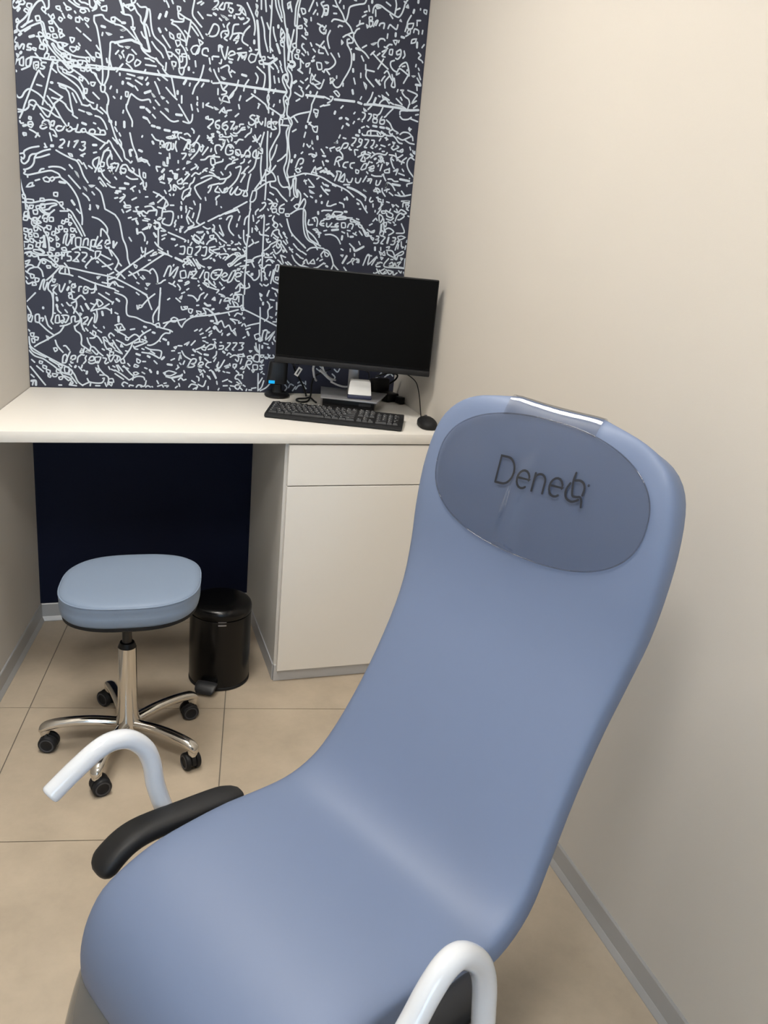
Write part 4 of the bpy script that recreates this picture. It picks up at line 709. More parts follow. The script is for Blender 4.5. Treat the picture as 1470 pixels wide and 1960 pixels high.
n647,1211 654,1222 664,1222 669,1215 649,1211;n664,1220 679,1223 681,1233 694,1234 689,1219 677,1220;n664,1215 670,1203;n677,1213 685,1196;
n684,1211 695,1204 698,1194;n699,1231 699,1212;n714,1235 715,1195;n684,1238 709,1237;n662,1200 665,1193 705,1195;o655,1187 665,1193 663,1183;
n705,1195 712,1200 718,1183;o708,1190 718,1191 716,1183 711,1183;n596,1157 616,1163 656,1172 698,1184;n663,1173 668,1163;
n718,1186 741,1177 778,1161 839,1134;n776,1196 778,1159 778,1103;n794,1149 806,1163 805,1188 820,1201;n801,1218 809,1208 810,1196;n811,1226 826,1224;
n774,1243 780,1236;n775,1229 780,1221;b786,1214 786,1207;n802,1247 800,1237;n828,1249 833,1239;n835,1217 836,1192;n836,1182 834,1172;
n825,1148 838,1149 837,1159;o814,1166 822,1163 819,1161;n596,1177 613,1163 621,1146 627,1134 641,1142 652,1120 667,1128 678,1108 690,1117;
n614,1133 627,1134;n686,1161 696,1172 711,1168 713,1175;o717,1158 722,1156 719,1153;n671,1151 687,1139 689,1134;n671,1151 697,1147;
n702,1145 702,1137 710,1140;n713,1128 717,1135;n722,1136 728,1126;n733,1129 748,1134 776,1141;n728,1116 743,1122;b734,1108 739,1096;n719,1085 727,1090;
n604,1140 611,1140;n617,1123 627,1109 637,1102 642,1109;n643,1092 645,1099;b663,1093 670,1098;n683,1104 693,1094 688,1109;n612,1115 614,1120;
n597,1100 607,1105;n598,1087 603,1095;n613,1075 621,1076;n618,1068 623,1063;o760,1097 775,1103 781,1090 766,1082;n776,1077 789,1091 781,1075;
o776,1082 789,1083 787,1078 776,1077;n786,1083 793,1114 806,1114 802,1083 832,1113 813,1079;n790,1114 803,1117;n833,1095 831,1085 839,1077;
o808,1112 814,1110 811,1107;n795,1070 811,1066;b790,1060 790,1052;b811,1055 816,1053;n826,1074 829,1067;n779,1064 782,1002;n766,1069 769,1051 778,1036;
o762,1056 770,1049 775,1036 765,1046;n763,1025 773,1028 781,1021 779,1002 766,1002 758,1009 763,1025;o786,1026 797,1026 794,1019 787,1018;
o800,1019 807,1019 805,1014;n810,1014 820,1027;n812,1030 821,1017 836,1020 831,1028;n785,1000 795,1008 790,997;n636,1053 649,1054 647,1044 634,1041;
n664,1065 674,1065 669,1055 657,1042 665,1039;n684,1066 697,1066 692,1056 682,1043 687,1040;n707,1067 722,1067 715,1057 720,1052 716,1044 705,1041;
n638,1066 643,1066;o744,1040 752,1040 747,1035;b649,1034 655,1029;n663,1021 670,1029 678,1024;n675,1014 688,1022 701,1020 706,1010 702,1000 694,1007;
o703,1025 719,1026 722,1018 709,1018;n721,1029 727,1019;o737,1019 750,1022 753,1012 740,1011;o755,1017 761,1015 758,1009;n717,1010 712,992;
n630,987 628,979 638,974 655,1003;n656,980 671,986 661,975 671,978;n676,983 674,991;o687,989 699,989 697,979 687,978;n699,989 692,973;
n713,974 728,975 738,1003 753,1001 749,991 736,988 747,973;n713,974 723,982;o759,989 775,989 775,973 760,973;n798,990 785,987 793,979 791,974 783,974;
o755,970 765,970 760,962;n779,958 781,894;n795,942 783,921;n801,932 794,908 784,897;n789,894 810,906 825,922;n789,961 794,966;n797,958 802,956;
n606,965 616,958 627,937;o623,968 631,966 626,963;n634,964 636,961;n651,962 657,959;n664,959 675,957;n698,966 708,956 698,947 696,937 706,935;
n709,932 720,919;n708,950 721,951 722,938;n726,964 724,959;n629,925 630,917;n650,925 668,933;n653,909 668,910;n673,928 683,923;n679,910 694,908;
n702,924 715,914 708,898 697,903 699,913 718,914;n715,903 723,895;n725,914 733,909;n737,893 739,899;n747,896 757,896;n757,902 773,905;n638,899 635,893;
n676,902 679,894;n601,942 606,932;n944,2172 958,2174 957,2150 948,2146;o947,2164 956,2164 957,2154 947,2152;n948,2103 955,2116;
n949,2095 954,2093 956,2104;n970,2104 962,2084 966,2064 971,2052;n952,2055 968,2032;n977,2038 993,2019 992,2006 976,1991 961,1987 957,1978;
n966,1985 977,1974;o960,2010 970,2009 965,2006;n1002,2041 1007,2031;n980,2194 989,2179 1007,2159 1018,2140 1037,2124 1046,2108;n974,2177 987,2175;
n1010,2182 1011,2174;n978,2155 988,2156;n973,2131 980,2138 994,2139 1019,2138 1027,2160 1030,2179 1042,2187 1063,2194 1080,2199 1086,2210;
n996,2118 1000,2123 1010,2122;n999,2197 995,2188;n1045,2204 1052,2203;n1015,2091 1029,2100 1042,2095 1050,2088 1048,2079 1033,2075 1034,2067;
n1029,2100 1048,2109 1051,2097 1050,2088;n1069,2124 1060,2119 1053,2107;n1031,2073 1030,2085 1037,2088;
n1031,2071 1043,2055 1049,2037 1049,2011 1040,1988 1027,1965 1016,1944 1004,1938 994,1944 988,1954;n1052,2092 1063,2077 1077,2064 1095,2054 1109,2041;
n1042,2057 1047,2060;o1011,2080 1016,2075 1012,2070;b1062,2064 1079,2062;n1084,2069 1098,2078;o1115,2084 1132,2091 1122,2083;
o980,1963 995,1961 984,1949;n981,1948 988,1964 983,1957;n1002,1973 1002,1966;n1026,1954 1026,1945;o996,1924 1005,1928 1016,1918 1012,1911;
b1056,2046 1057,2029;b1057,2001 1058,1993;n1062,1974 1068,1957;b1060,1937 1063,1926;n1083,2044 1092,2030;n1085,1992 1086,1979;
o1098,1965 1108,1958 1107,1947;n1100,2020 1101,2009 1104,2005 1132,2003;n1104,2005 1104,1984 1118,1970 1134,1957;n1095,2195 1099,2179;
n1082,2174 1091,2178;n1076,2159 1088,2167;b1106,2211 1106,2205;
n1111,2176 1113,2191 1122,2201 1137,2201 1157,2192 1189,2179 1202,2177 1211,2187 1217,2202 1222,2222 1229,2231;o1122,2197 1137,2195 1125,2191;
n1120,2186 1122,2168;n1155,2214 1171,2206;n1187,2225 1191,2209 1188,2183;n1217,2225 1225,2222;n1192,2197 1204,2203;n1171,2181 1182,2170;
o1231,2217 1234,2209 1226,2210;n1059,2129 1070,2137 1082,2141;n1069,2147 1068,2137;o1100,2162 1110,2164 1111,2155 1101,2154;
o1101,2150 1114,2150 1112,2139 1105,2134;o1093,2138 1100,2135 1096,2130;n1117,2137 1124,2153 1131,2156 1125,2141;
n1137,2142 1141,2149 1154,2151 1153,2136;n1168,2138 1174,2150 1185,2145 1198,2140 1202,2154;o1210,2170 1213,2166 1208,2167;b1255,2206 1253,2197;
o1290,2211 1300,2211 1299,2200 1291,2203;b1267,2237 1267,2229;n1277,2213 1277,2209;n1246,2188 1236,2169 1234,2156 1229,2138;
o1237,2161 1257,2166 1253,2150 1238,2148;o1241,2144 1248,2146 1247,2133 1237,2135;n1268,2176 1281,2178;n1269,2172 1270,2161;
n1260,2139 1263,2150 1277,2147 1278,2137;n1292,2150 1291,2139;n1169,2122 1168,2109;b1197,2128 1197,2119;o1191,2105 1204,2107 1200,2094;
b1218,2120 1228,2119;n1211,2108 1209,2102;n1233,2124 1242,2130;o1257,2117 1272,2121 1268,2110 1255,2106;b1276,2111 1277,2096;n1302,2108 1295,2098;
n1140,2079 1137,2091 1143,2103 1156,2105 1161,2101;n1187,2092 1177,2091 1166,2080;n1154,2066 1169,2074 1158,2058 1156,2053 1166,2052;
n1160,2082 1173,2079;o1181,2076 1191,2078 1190,2062 1180,2063;n1205,2073 1219,2081 1221,2064 1212,2052 1204,2053;n1205,2073 1208,2065 1218,2068;
n1232,2079 1236,2066 1230,2057;n1138,2053 1147,2061;n1115,2052 1127,2064;n1120,2059 1149,2037 1180,2017;n1161,2045 1153,2029 1144,2013;
n1200,2046 1188,2040 1189,2027 1200,2016 1213,2013 1218,2022 1228,2022 1258,2006;n1213,2013 1212,2004 1222,2010;
n1220,2029 1229,2039 1244,2045 1254,2025 1258,2006;n1230,2031 1240,2034;n1249,2024 1249,2020;n1253,2005 1240,1981;
n1168,2003 1178,2011 1189,1997 1198,1985 1205,1992;n1196,2002 1201,1985 1197,1967 1210,1966 1205,1992;n1187,1996 1173,1977 1175,1958;
b1140,1979 1156,1966;n1152,1979 1151,1970;n1165,1987 1160,1978;n1171,1994 1165,1987;o1269,2007 1279,2008 1274,2005;
n1284,2081 1293,2074 1286,2064 1297,2059;n1300,2057 1303,2053;n1280,2044 1279,2037;n1289,2034 1293,2028;n1291,2019 1301,2000;n1288,2003 1303,1985;
b1285,1982 1303,1982;n1290,1976 1292,1965;n1133,1939 1127,1921 1116,1904;o1094,1921 1090,1912;b1083,1902 1096,1899;b1000,1901 1070,1903;
n962,1905 983,1899;n976,1887 988,1895 994,1907 984,1908;b1145,1923 1139,1906;n1154,1931 1160,1929;o1167,1934 1178,1927 1173,1922;n1181,1945 1190,1937;
n1178,1929 1194,1922;n1159,1905 1166,1916 1181,1923 1195,1911;n1222,1959 1220,1952;n1232,1958 1242,1959 1238,1952 1250,1940 1264,1933 1270,1918;
n1258,1961 1293,1952 1287,1940 1278,1923 1293,1932;n1219,1930 1242,1914;n1234,1936 1240,1928;n1197,1916 1211,1911;b1106,1898 1147,1903;
n964,1877 984,1883;n1031,1885 1024,1877;b1005,1864 1003,1857;n1075,1870 1071,1865;b1022,1844 1029,1847;b1044,1848 1052,1845;b1048,1831 1056,1827;
n1036,1823 1032,1814;n1075,1841 1071,1834;n1087,1849 1092,1852;o1105,1885 1115,1879 1108,1878;n1132,1897 1120,1884;
b1139,1902 1191,1902 1230,1902 1265,1899 1304,1904;n1216,1911 1243,1908 1259,1901;n1268,1918 1264,1904;n1285,1908 1297,1917;
n1173,1897 1165,1878 1157,1871;n1210,1897 1193,1879 1186,1870 1181,1867;n1101,1873 1111,1870 1110,1858 1100,1848 1095,1850 1103,1844;
n1124,1871 1134,1870 1130,1858 1123,1849;o1142,1871 1155,1870 1153,1861 1143,1862;o1141,1857 1156,1857 1155,1846 1142,1846;
n1173,1868 1167,1856 1168,1845 1181,1846 1182,1858 1169,1856;n1265,1897 1239,1894 1237,1882;n1238,1876 1249,1868 1268,1870 1280,1878;
n1278,1873 1305,1867;n1295,1887 1305,1890;n1190,1859 1204,1849 1216,1832 1236,1823 1231,1820;
n1216,1832 1204,1824 1210,1815 1226,1808 1241,1793 1255,1790;n1175,1821 1194,1811 1213,1811 1215,1818;
n1234,1809 1254,1802 1269,1808 1289,1817 1294,1804;n1264,1803 1281,1795 1300,1793;n1244,1819 1256,1827 1275,1827 1287,1819;b1276,1843 1279,1835;
n1274,1839 1284,1840;b1143,1835 1156,1834;b1169,1834 1184,1833;b1192,1834 1203,1831;n1120,1832 1128,1829;n1102,1824 1112,1829;b1095,1816 1096,1809;
b1084,1799 1094,1798;n1106,1806 1109,1802 1122,1803 1126,1815 1141,1819 1162,1819 1173,1811;n1122,1803 1138,1803 1158,1805 1179,1805 1189,1815;
n1136,1821 1137,1807;n1160,1814 1166,1804;n1173,1818 1189,1811;n1190,1802 1201,1798;n1195,1805 1196,1795;n1175,1798 1170,1790;
n1072,1789 1085,1788 1081,1776 1071,1766 1076,1764;o1098,1789 1108,1786 1104,1776 1096,1780;n1108,1786 1104,1769 1092,1761;
n1118,1789 1131,1788 1125,1774 1118,1764 1126,1763;n1142,1789 1152,1788 1148,1774 1141,1767 1149,1763;n1161,1776 1164,1774 1157,1768;
n1024,1783 1028,1793;n1039,1785 1049,1784;o1015,1767 1019,1774 1020,1767 1010,1766;n981,1749 986,1748;n994,1746 1011,1753;n996,1742 999,1738;
n1016,1749 1022,1742 1034,1750 1043,1767 1058,1769 1054,1757 1044,1752;n1029,1754 1019,1749;n1029,1743 1041,1731 1042,1717;n1062,1753 1072,1750;
n1064,1758 1067,1749;n1095,1752 1083,1751 1087,1735;n1177,1777 1193,1774;n1205,1780 1210,1783;o1220,1791 1228,1790 1224,1785;
n1224,1780 1217,1772 1225,1766;n1225,1766 1243,1777 1237,1781;n1249,1766 1259,1772 1258,1763 1239,1765;
n1015,1696 1021,1719 1033,1723 1039,1717 1027,1709 1033,1693;n1027,1709 1019,1708;n1063,1710 1050,1706 1046,1694 1057,1691;
n1086,1710 1073,1706 1072,1695 1080,1691;o1111,1692 1120,1709 1130,1712 1129,1696 1116,1690;n1140,1720 1133,1706;o1139,1699 1157,1708 1158,1699;
n1158,1699 1142,1692 1151,1689 1158,1692;n1188,1716 1182,1694;o1198,1696 1213,1702 1217,1691 1201,1689;n1216,1705 1217,1691;n1145,1718 1151,1717;
n1173,1707 1175,1712;o1093,1688 1104,1686 1102,1677 1094,1678;o1109,1745 1122,1751 1122,1742 1110,1738;
n1097,1730 1112,1738 1122,1742 1141,1739 1129,1728;n1122,1751 1113,1729 1109,1719 1124,1719 1121,1732;n1132,1749 1143,1746;
n1144,1732 1159,1745 1174,1749 1195,1747 1203,1755;n1148,1751 1159,1745;n1172,1740 1183,1741 1189,1728 1182,1722 1173,1728;
o1178,1736 1189,1735 1184,1725;n1167,1716 1187,1730 1195,1721;n1184,1757 1192,1758;b1158,1729 1163,1732;n1173,1763 1178,1766;
o1203,1722 1211,1721 1206,1715;n1211,1749 1230,1748 1244,1743 1261,1754;n1234,1756 1242,1733;n1222,1743 1218,1735 1228,1713 1234,1706;
n1223,1736 1229,1732;n1244,1738 1250,1734 1261,1730;n1276,1746 1263,1735 1259,1723;n1250,1732 1269,1729;n1235,1699 1248,1705 1242,1686;
n1248,1701 1232,1697;n1264,1707 1270,1700;n1252,1692 1274,1687;n1285,1782 1289,1773;n1297,1772 1301,1763;n1305,1770 1306,1761;b1290,1759 1299,1753;
n1306,1742 1292,1748 1282,1737 1281,1721 1291,1703 1309,1685;b1259,1673 1295,1670;n1294,1679 1296,1679;n1214,1669 1227,1670 1238,1664 1252,1665;
b1231,1654 1261,1652;n1288,1652 1288,1659 1309,1666;o1196,1684 1191,1681 1197,1677;n1197,1677 1206,1663;n1133,1685 1138,1680;
n1152,1677 1165,1674 1189,1676;b992,1666 1004,1667 1015,1659;b979,1669 999,1673;b983,1681 988,1677;
n1019,1645 1027,1667 1024,1676 1040,1675 1038,1663 1034,1647 1053,1670 1052,1646 1039,1645;n1051,1669 1032,1647;
n1062,1654 1068,1645 1078,1646 1083,1659;n1095,1660 1096,1648 1107,1647 1114,1662;n1134,1671 1122,1651;n1140,1662 1153,1663 1149,1649;
n1146,1658 1138,1655;n1172,1660 1171,1646 1181,1647 1188,1662;n980,1649 1012,1635 1046,1625 1070,1615 1093,1598;n1046,1625 1047,1615;
n1053,1635 1074,1637;b1067,1629 1093,1622 1118,1612;b1115,1612 1129,1606 1137,1600;n1137,1600 1136,1590;n1012,1631 1025,1627;b987,1628 997,1625;
b988,1612 1003,1611;n983,1609 999,1597;o1127,1625 1136,1621 1128,1623;n1212,1657 1208,1640 1215,1657 1232,1649 1244,1634;
n1164,1626 1177,1635 1189,1624 1165,1624;n1171,1636 1181,1618;n1195,1636 1197,1625 1209,1611;n1204,1630 1222,1636;n1214,1636 1213,1626;
n1223,1625 1238,1616;n1246,1619 1273,1617 1305,1625;n1269,1634 1284,1618;n1256,1628 1265,1619;b1060,1588 1060,1586;b1067,1594 1070,1587;
n1001,1576 997,1561 1007,1560;n1010,1560 1022,1566 1030,1569;n1042,1575 1056,1571 1059,1560;n1104,1592 1120,1584 1136,1562;b1108,1578 1113,1576;
n1140,1572 1141,1562;n1156,1602 1152,1592 1157,1587 1165,1591;n1166,1581 1167,1571;n1182,1606 1186,1592 1197,1589 1196,1572;n1177,1604 1194,1598;
n1202,1599 1203,1589;n1216,1593 1227,1591;o1238,1585 1246,1583 1242,1578;n1252,1586 1263,1580;n1189,1566 1203,1584;
n1272,1600 1302,1603 1281,1596 1279,1581;n1281,1596 1303,1596;o1290,1590 1303,1588 1296,1576;n1302,1603 1300,1593;b975,1721 980,1720;
b984,1706 991,1705;n987,1544 1016,1546;n1117,1560 1122,1560;n1136,1562 1147,1550;b1063,1546 1071,1546;n1176,1560 1176,1555;
n996,1528 1004,1533 999,1521 1009,1531 1013,1520 1019,1532 1024,1540 1029,1543 1055,1543 1051,1535 1035,1529;
n989,1515 1010,1517 1015,1527 1030,1526 1041,1525 1093,1527;n1002,1524 1025,1523;o1036,1519 1051,1530 1069,1529 1070,1522 1047,1518;
n1022,1535 1036,1524;o1086,1521 1099,1522 1102,1515 1089,1514;n1099,1520 1121,1514 1111,1511 1100,1515;n1109,1526 1118,1524;
n1001,1502 1001,1492 1009,1491 1019,1504;n1017,1491 1043,1493;n1042,1505 1035,1502 1032,1497 1043,1496 1038,1491;
o1055,1507 1068,1508 1070,1493 1057,1492;n1078,1494 1084,1507 1098,1505 1094,1490;n992,1475 1002,1478;b1021,1480 1044,1484;n1058,1478 1069,1474;
n1078,1484 1089,1483;n1079,1475 1083,1463;b1091,1463 1101,1464;n1100,1476 1114,1470;n1111,1480 1106,1472;b1061,1463 1060,1451;
n1108,1506 1121,1510 1139,1492 1157,1471;o1116,1507 1130,1505 1133,1496 1122,1498;b1136,1494 1146,1477;o1143,1480 1156,1483 1160,1471 1149,1470;
n1157,1471 1170,1472;n1123,1485 1135,1472;o1168,1467 1179,1465 1177,1458 1171,1462;n1152,1493 1166,1486 1179,1492 1177,1485 1167,1484;
n1171,1523 1178,1531;n1159,1508 1169,1514;n1181,1534 1187,1527;n1185,1549 1197,1567;n1195,1523 1193,1547 1207,1539 1201,1523 1195,1523;
o1200,1560 1216,1561 1214,1554 1203,1553;n1216,1564 1230,1558 1244,1552 1240,1541 1223,1545 1220,1554;n1256,1572 1262,1560 1248,1564;
n1234,1570 1230,1560;n1211,1534 1217,1495 1223,1489;n1221,1535 1238,1532 1248,1540;n1228,1526 1239,1522;o1209,1519 1223,1523 1221,1508;
n1247,1527 1253,1523;n1253,1516 1259,1518;b1204,1514 1204,1489;n1200,1479 1204,1494 1215,1488 1211,1475 1200,1479;
n1223,1489 1220,1498 1235,1504 1253,1493 1235,1480;n1255,1530 1261,1548 1274,1559 1288,1550 1273,1537 1265,1536;
n1265,1561 1275,1571 1295,1561 1279,1555;n1280,1523 1294,1494 1264,1489;n1302,1552 1308,1550;n1294,1575 1302,1571;
n1189,1473 1198,1472 1196,1464 1188,1461 1199,1459 1194,1449 1181,1448;n1211,1475 1222,1471 1217,1463 1208,1450 1216,1448;b1236,1472 1232,1452;
n1252,1473 1263,1472 1261,1464 1253,1461 1262,1459 1257,1449 1246,1448;o1271,1477 1284,1481 1299,1477 1286,1469 1275,1468;
n1270,1460 1280,1466 1271,1450 1265,1430;n1276,1450 1275,1435;n1286,1461 1288,1444;o1291,1444 1297,1442 1292,1439;n1308,1468 1306,1460;
n1305,1448 1303,1435;b1187,1434 1188,1424;n1209,1435 1210,1425;o1205,1420 1214,1416 1212,1408;o1219,1416 1224,1422 1228,1409 1220,1409;
o1212,1401 1221,1399 1216,1393;n1231,1437 1242,1440 1240,1433;n1232,1427 1254,1426 1264,1412 1271,1400;
n1235,1422 1239,1413 1262,1404 1267,1410 1293,1427 1299,1422 1291,1414 1278,1410 1274,1397 1262,1402;o1290,1404 1298,1402 1293,1396;
n1252,1396 1260,1396;n1090,1439 1107,1425;b1107,1425 1113,1416 1134,1427 1144,1433;n1124,1449 1130,1439;n1094,1422 1095,1412;n1060,1419 1068,1415;
n1111,1406 1112,1398;b1083,1396 1069,1370;o1061,1397 1069,1398 1067,1393;n1087,1369 1098,1377;n1100,1378 1105,1388 1113,1386 1106,1376 1109,1368;
n1118,1386 1129,1387 1130,1377 1122,1377;o1121,1389 1129,1387 1127,1380;n1147,1368 1160,1404 1169,1402 1166,1372 1196,1402 1180,1371;
n1160,1404 1177,1403;n1196,1402 1199,1397;n1201,1380 1214,1383 1198,1374 1199,1367 1213,1368;n1220,1381 1214,1383;
n1243,1398 1228,1379 1229,1369 1243,1367;n1248,1380 1258,1386 1262,1376 1248,1373 1262,1371;n1265,1374 1269,1384 1276,1372;
n1278,1385 1291,1389 1282,1373 1304,1369;n1307,1402 1307,1372;n1309,1403 1310,1397;n1243,1367 1282,1368 1310,1367;
n997,1412 1013,1408 1027,1387 1035,1363;o1000,1405 1016,1396 1011,1389 1003,1391;n1035,1363 1028,1343;n1035,1363 1057,1342;b1008,1356 1014,1354;
n1000,1363 1005,1364;n998,1463 1019,1465 1038,1459 1049,1448 1056,1436;n1075,1356 1087,1342;n1190,1344 1196,1339;n1200,1359 1213,1340;
n1198,1344 1222,1356 1230,1361;n1211,1355 1223,1343 1234,1352;n1236,1359 1251,1343;n1244,1357 1261,1353 1254,1343;n1264,1354 1268,1341 1281,1350;
n1286,1358 1295,1351 1297,1356;n1306,1354 1310,1346;n1224,1341 1240,1347;n1067,983 1080,973 1088,985;n1060,965 1072,953 1066,941;
n895,908 902,922 914,917;n923,903 934,917 950,918 963,906;n911,897 922,913;n930,927 941,933 954,926;n960,922 959,934;n880,920 889,908 882,896;
n896,926 887,936;n1010,993 1023,981;n998,983 1015,971;n1264,991 1281,972 1270,959;n1275,992 1309,989 1282,967;n1255,975 1246,962;
n1230,929 1241,946 1259,934 1271,947;n1287,980 1303,964;n1228,950 1240,958;n1028,964 1039,976;
"""
mural = thing('wall_mural', 'large dark mural of white topographic map lines and place names above the desk', 'mural', (0, 0, 0))
bm = bmesh.new(); box(bm, (WD/2, -0.00125, (HD+ZC)/2), (WD-0.0015, 0.0025, ZC-HD-0.002)); finish('mural_panel', bm, M['mural'], mural)
bm = bmesh.new(); cnt = 0
def on_wall(a, b):
    return Vector((min(max(a, 0.002), WD-0.002), -0.0027-LAYER, max(b, HD+0.001)))
strokes = []
for stroke in MURAL.replace('\n', '').split(';'):
    if not stroke: continue
    kind, pts = stroke[0], [tuple(int(v)/1000 for v in p.split(',')) for p in stroke[1:].split(' ')]
    strokes.append((kind, pts))
    up = [(a, b+1.20) for a, b in pts]          # the pattern goes on up to the ceiling
    if all(2.06+0.15*a < b < ZC-0.01 for a, b in up): strokes.append((kind, up))
for kind, pts in strokes:
    cnt += 1; LAYER = (cnt % 97)*0.000004
    closed = kind == 'o'; wid = {'n': 0.0051, 'b': 0.0076, 'o': 0.0045}[kind]
    if len(pts) > 2:
        if closed:
            m = len(pts); q = []
            for i in range(m):
                p0, p1, p2, p3 = (Vector(pts[(i+k) % m]) for k in (-1, 0, 1, 2))
                for t in (0, 0.33, 0.67): q.append(p1.lerp(p2, t)*0.45 + 0.55*0.5*((2*p1)+(p2-p0)*t+(2*p0-5*p1+4*p2-p3)*t*t+(3*p1-p0-3*p2+p3)*t**3))
            pts = [(p.x, p.y) for p in q]
        else:
            sp_ = smooth_path([(a, b, 0) for a, b in pts], 4); pts = [(p.x, p.y) for p in sp_]
    ribbon(bm, pts, wid, on_wall, closed)
for f in bm.faces:
    f.normal_update()
    if f.normal.y > 0: f.normal_flip()
ink = finish('map_print', bm, M['ink'], mural, recalc=False)
ink['kind'] = 'stuff'
# ---------------------------------------------------------------- treatment chair (local frame: +x forward, +y to the sitter's right, z up)
CP = Vector((0.86334858, -1.85459152, 0)); FA = math.radians(25)
chair = thing('treatment_chair', 'light blue reclining treatment chair with white tube handles standing by the right wall', 'chair', CP, 0)
fx, fy = -math.cos(FA), -math.sin(FA); rx_, ry_ = -math.sin(FA), math.cos(FA)   # forward and right-hand axes in the room
CM = Matrix(((fx, rx_, 0), (fy, ry_, 0), (0, 0, 1)))
def cl(u, l, z):            # chair coordinates -> chair-local position
    v = CM @ Vector((u, l, z)); return v

# upholstery: stations (u, z, half width, thickness, dish)
ST = [(-0.128, 1.268, 0.10, 0.020), (-0.112, 1.259, 0.170, 0.045), (-0.100, 1.240, 0.212, 0.062), (-0.090, 1.205, 0.248, 0.074), (-0.080, 1.160, 0.265, 0.080),
      (-0.068, 1.09, 0.273, 0.082), (-0.058, 1.01, 0.272, 0.082), (-0.050, 0.94, 0.266, 0.080), (-0.030, 0.865, 0.256, 0.078), (0.002, 0.79, 0.250, 0.076),
      (0.052, 0.690, 0.250, 0.076), (0.104, 0.597, 0.257, 0.078), (0.145, 0.537, 0.265, 0.080), (0.178, 0.507, 0.270, 0.082), (0.218, 0.491, 0.272, 0.084),
      (0.275, 0.490, 0.268, 0.086), (0.345, 0.492, 0.264, 0.088), (0.420, 0.490, 0.262, 0.088), (0.495, 0.481, 0.262, 0.088), (0.560, 0.461, 0.260, 0.086),
      (0.614, 0.426, 0.261, 0.084), (0.646, 0.380, 0.257, 0.080), (0.662, 0.328, 0.252, 0.074), (0.664, 0.280, 0.247, 0.062), (0.659, 0.255, 0.240, 0.040)]
def shift(u): return 0.018*max(0.0, min(1.0, (u-0.15)/0.2))   # the seat pan sits a little to the sitter's right
def resample(st, per=3):
    out = []
    for i in range(len(st)-1):
        p0 = st[max(i-1, 0)]; p1 = st[i]; p2 = st[i+1]; p3 = st[min(i+2, len(st)-1)]
        for k in range(per):
            t = k/per
            out.append(tuple(0.5*(2*b+(c-a)*t+(2*a-5*b+4*c-d)*t*t+(3*b-a-3*c+d)*t**3) for a, b, c, d in zip(p0, p1, p2, p3)))
    out.append(st[-1]); return out
def upholstery(st, exps=4.8, k=48, grow=0.0):
    rings = []; n = len(st)
    for i, (u, z, w, t) in enumerate(st):
        a = st[max(i-1, 0)]; b = st[min(i+1, n-1)]
        du, dz = b[0]-a[0], b[1]-a[1]; L = math.hypot(du, dz); du, dz = du/L, dz/L
        nu, nz = -dz, du            # front normal (path runs down the back and forward along the seat)
        ring = []
        for x, y in supel(w+grow, t/2+grow, exps, k):
            q = y - t/2 - 0.006*(1-min(1, (x/w)**2))*(1 if y > 0 else 0)
            ring.append(cl(u + nu*q, x + shift(u), z + nz*q))
        rings.append(ring)
    return rings
fine = resample(ST, 3)
bm = bmesh.new(); loft(bm, upholstery(fine)); finish('upholstery', bm, M['blue'], chair, smooth=70)

# front surface lookup for pieces that lie on the upholstery
def front(zq):
    for a, b in zip(fine[:-1], fine[1:]):
        if a[1] >= zq >= b[1]:
            t = (a[1]-zq)/max(1e-6, a[1]-b[1]); return a[0]+(b[0]-a[0])*t
    return fine[0][0]
def station(zq):
    for a, b in zip(fine[:-1], fine[1:]):
        if a[1] >= zq >= b[1]:
            t = (a[1]-zq)/max(1e-6, a[1]-b[1]); return tuple(p+(q-p)*t for p, q in zip(a, b))
    return fine[0]
def face_q(w, t, l, front=True):
    e = min(0.995, abs(l)/w); y = t/2*(1-e**4.8)**(1/4.8)
    q = (y if front else -y) - t/2
    return q - 0.006*(1-e*e)*(1 if front else 0)
def film_u(l, z):
    u, zz, w, t = station(min(z, 1.262))
    return u + face_q(max(w, 0.25), t, l) + 0.005
# clear head-rest film: oval sheet with a strap folded over the top edge
def film_pt(l, z, off=0.0): return cl(film_u(l, z)+off, l, z)
FZ, FH, FW, FL = 1.124, 0.122, 0.228, -0.006
bm = bmesh.new()
rings = []
NR, NA = 22, 96
for r in range(NR+1):
    s = r/NR; ring = []
    for k in range(NA):
        a = 2*math.pi*k/NA; c, s_ = math.cos(a), math.sin(a)
        x = FL + FW*s*math.copysign(abs(c)**(2/2.35), c); z = FZ + FH*s*math.copysign(abs(s_)**(2/2.35), s_) + 0.05*(x-FL)*-0.25
        fold = min(1, max(0, (1.225-z)/0.10)); xc = 0.022 + 0.05*(1.12-z)
        wav = (0.015*math.exp(-((x-xc)/(0.011+0.06*max(0, 1.20-z)))**2)*fold + 0.010*math.exp(-((x-0.165)/0.045)**2)*(1-s**6) + 0.004*math.sin((z-1.0)*60)*math.exp(-((x-0.15)/0.05)**2))*(1-s**10)
        ring.append(film_pt(x, z, wav))
    rings.append(ring)
R = loft(bm, rings[1:], cap0=True, cap1=False)
film = finish('headrest_film', bm, M['film'], chair, smooth=180)
film['label'] = 'clear plastic headrest film with grey lettering'
bm = bmesh.new(); rim = []
for k in range(NA): rim.append(rings[-1][k])
tube(bm, [Vector(v)+cl(0.0005, 0, 0) for v in rim] + [Vector(rim[0])+cl(0.0005, 0, 0)], 0.0012, n=5, per=1, rounded=False)
finish('film_edge', bm, M['film'], film, smooth=180)
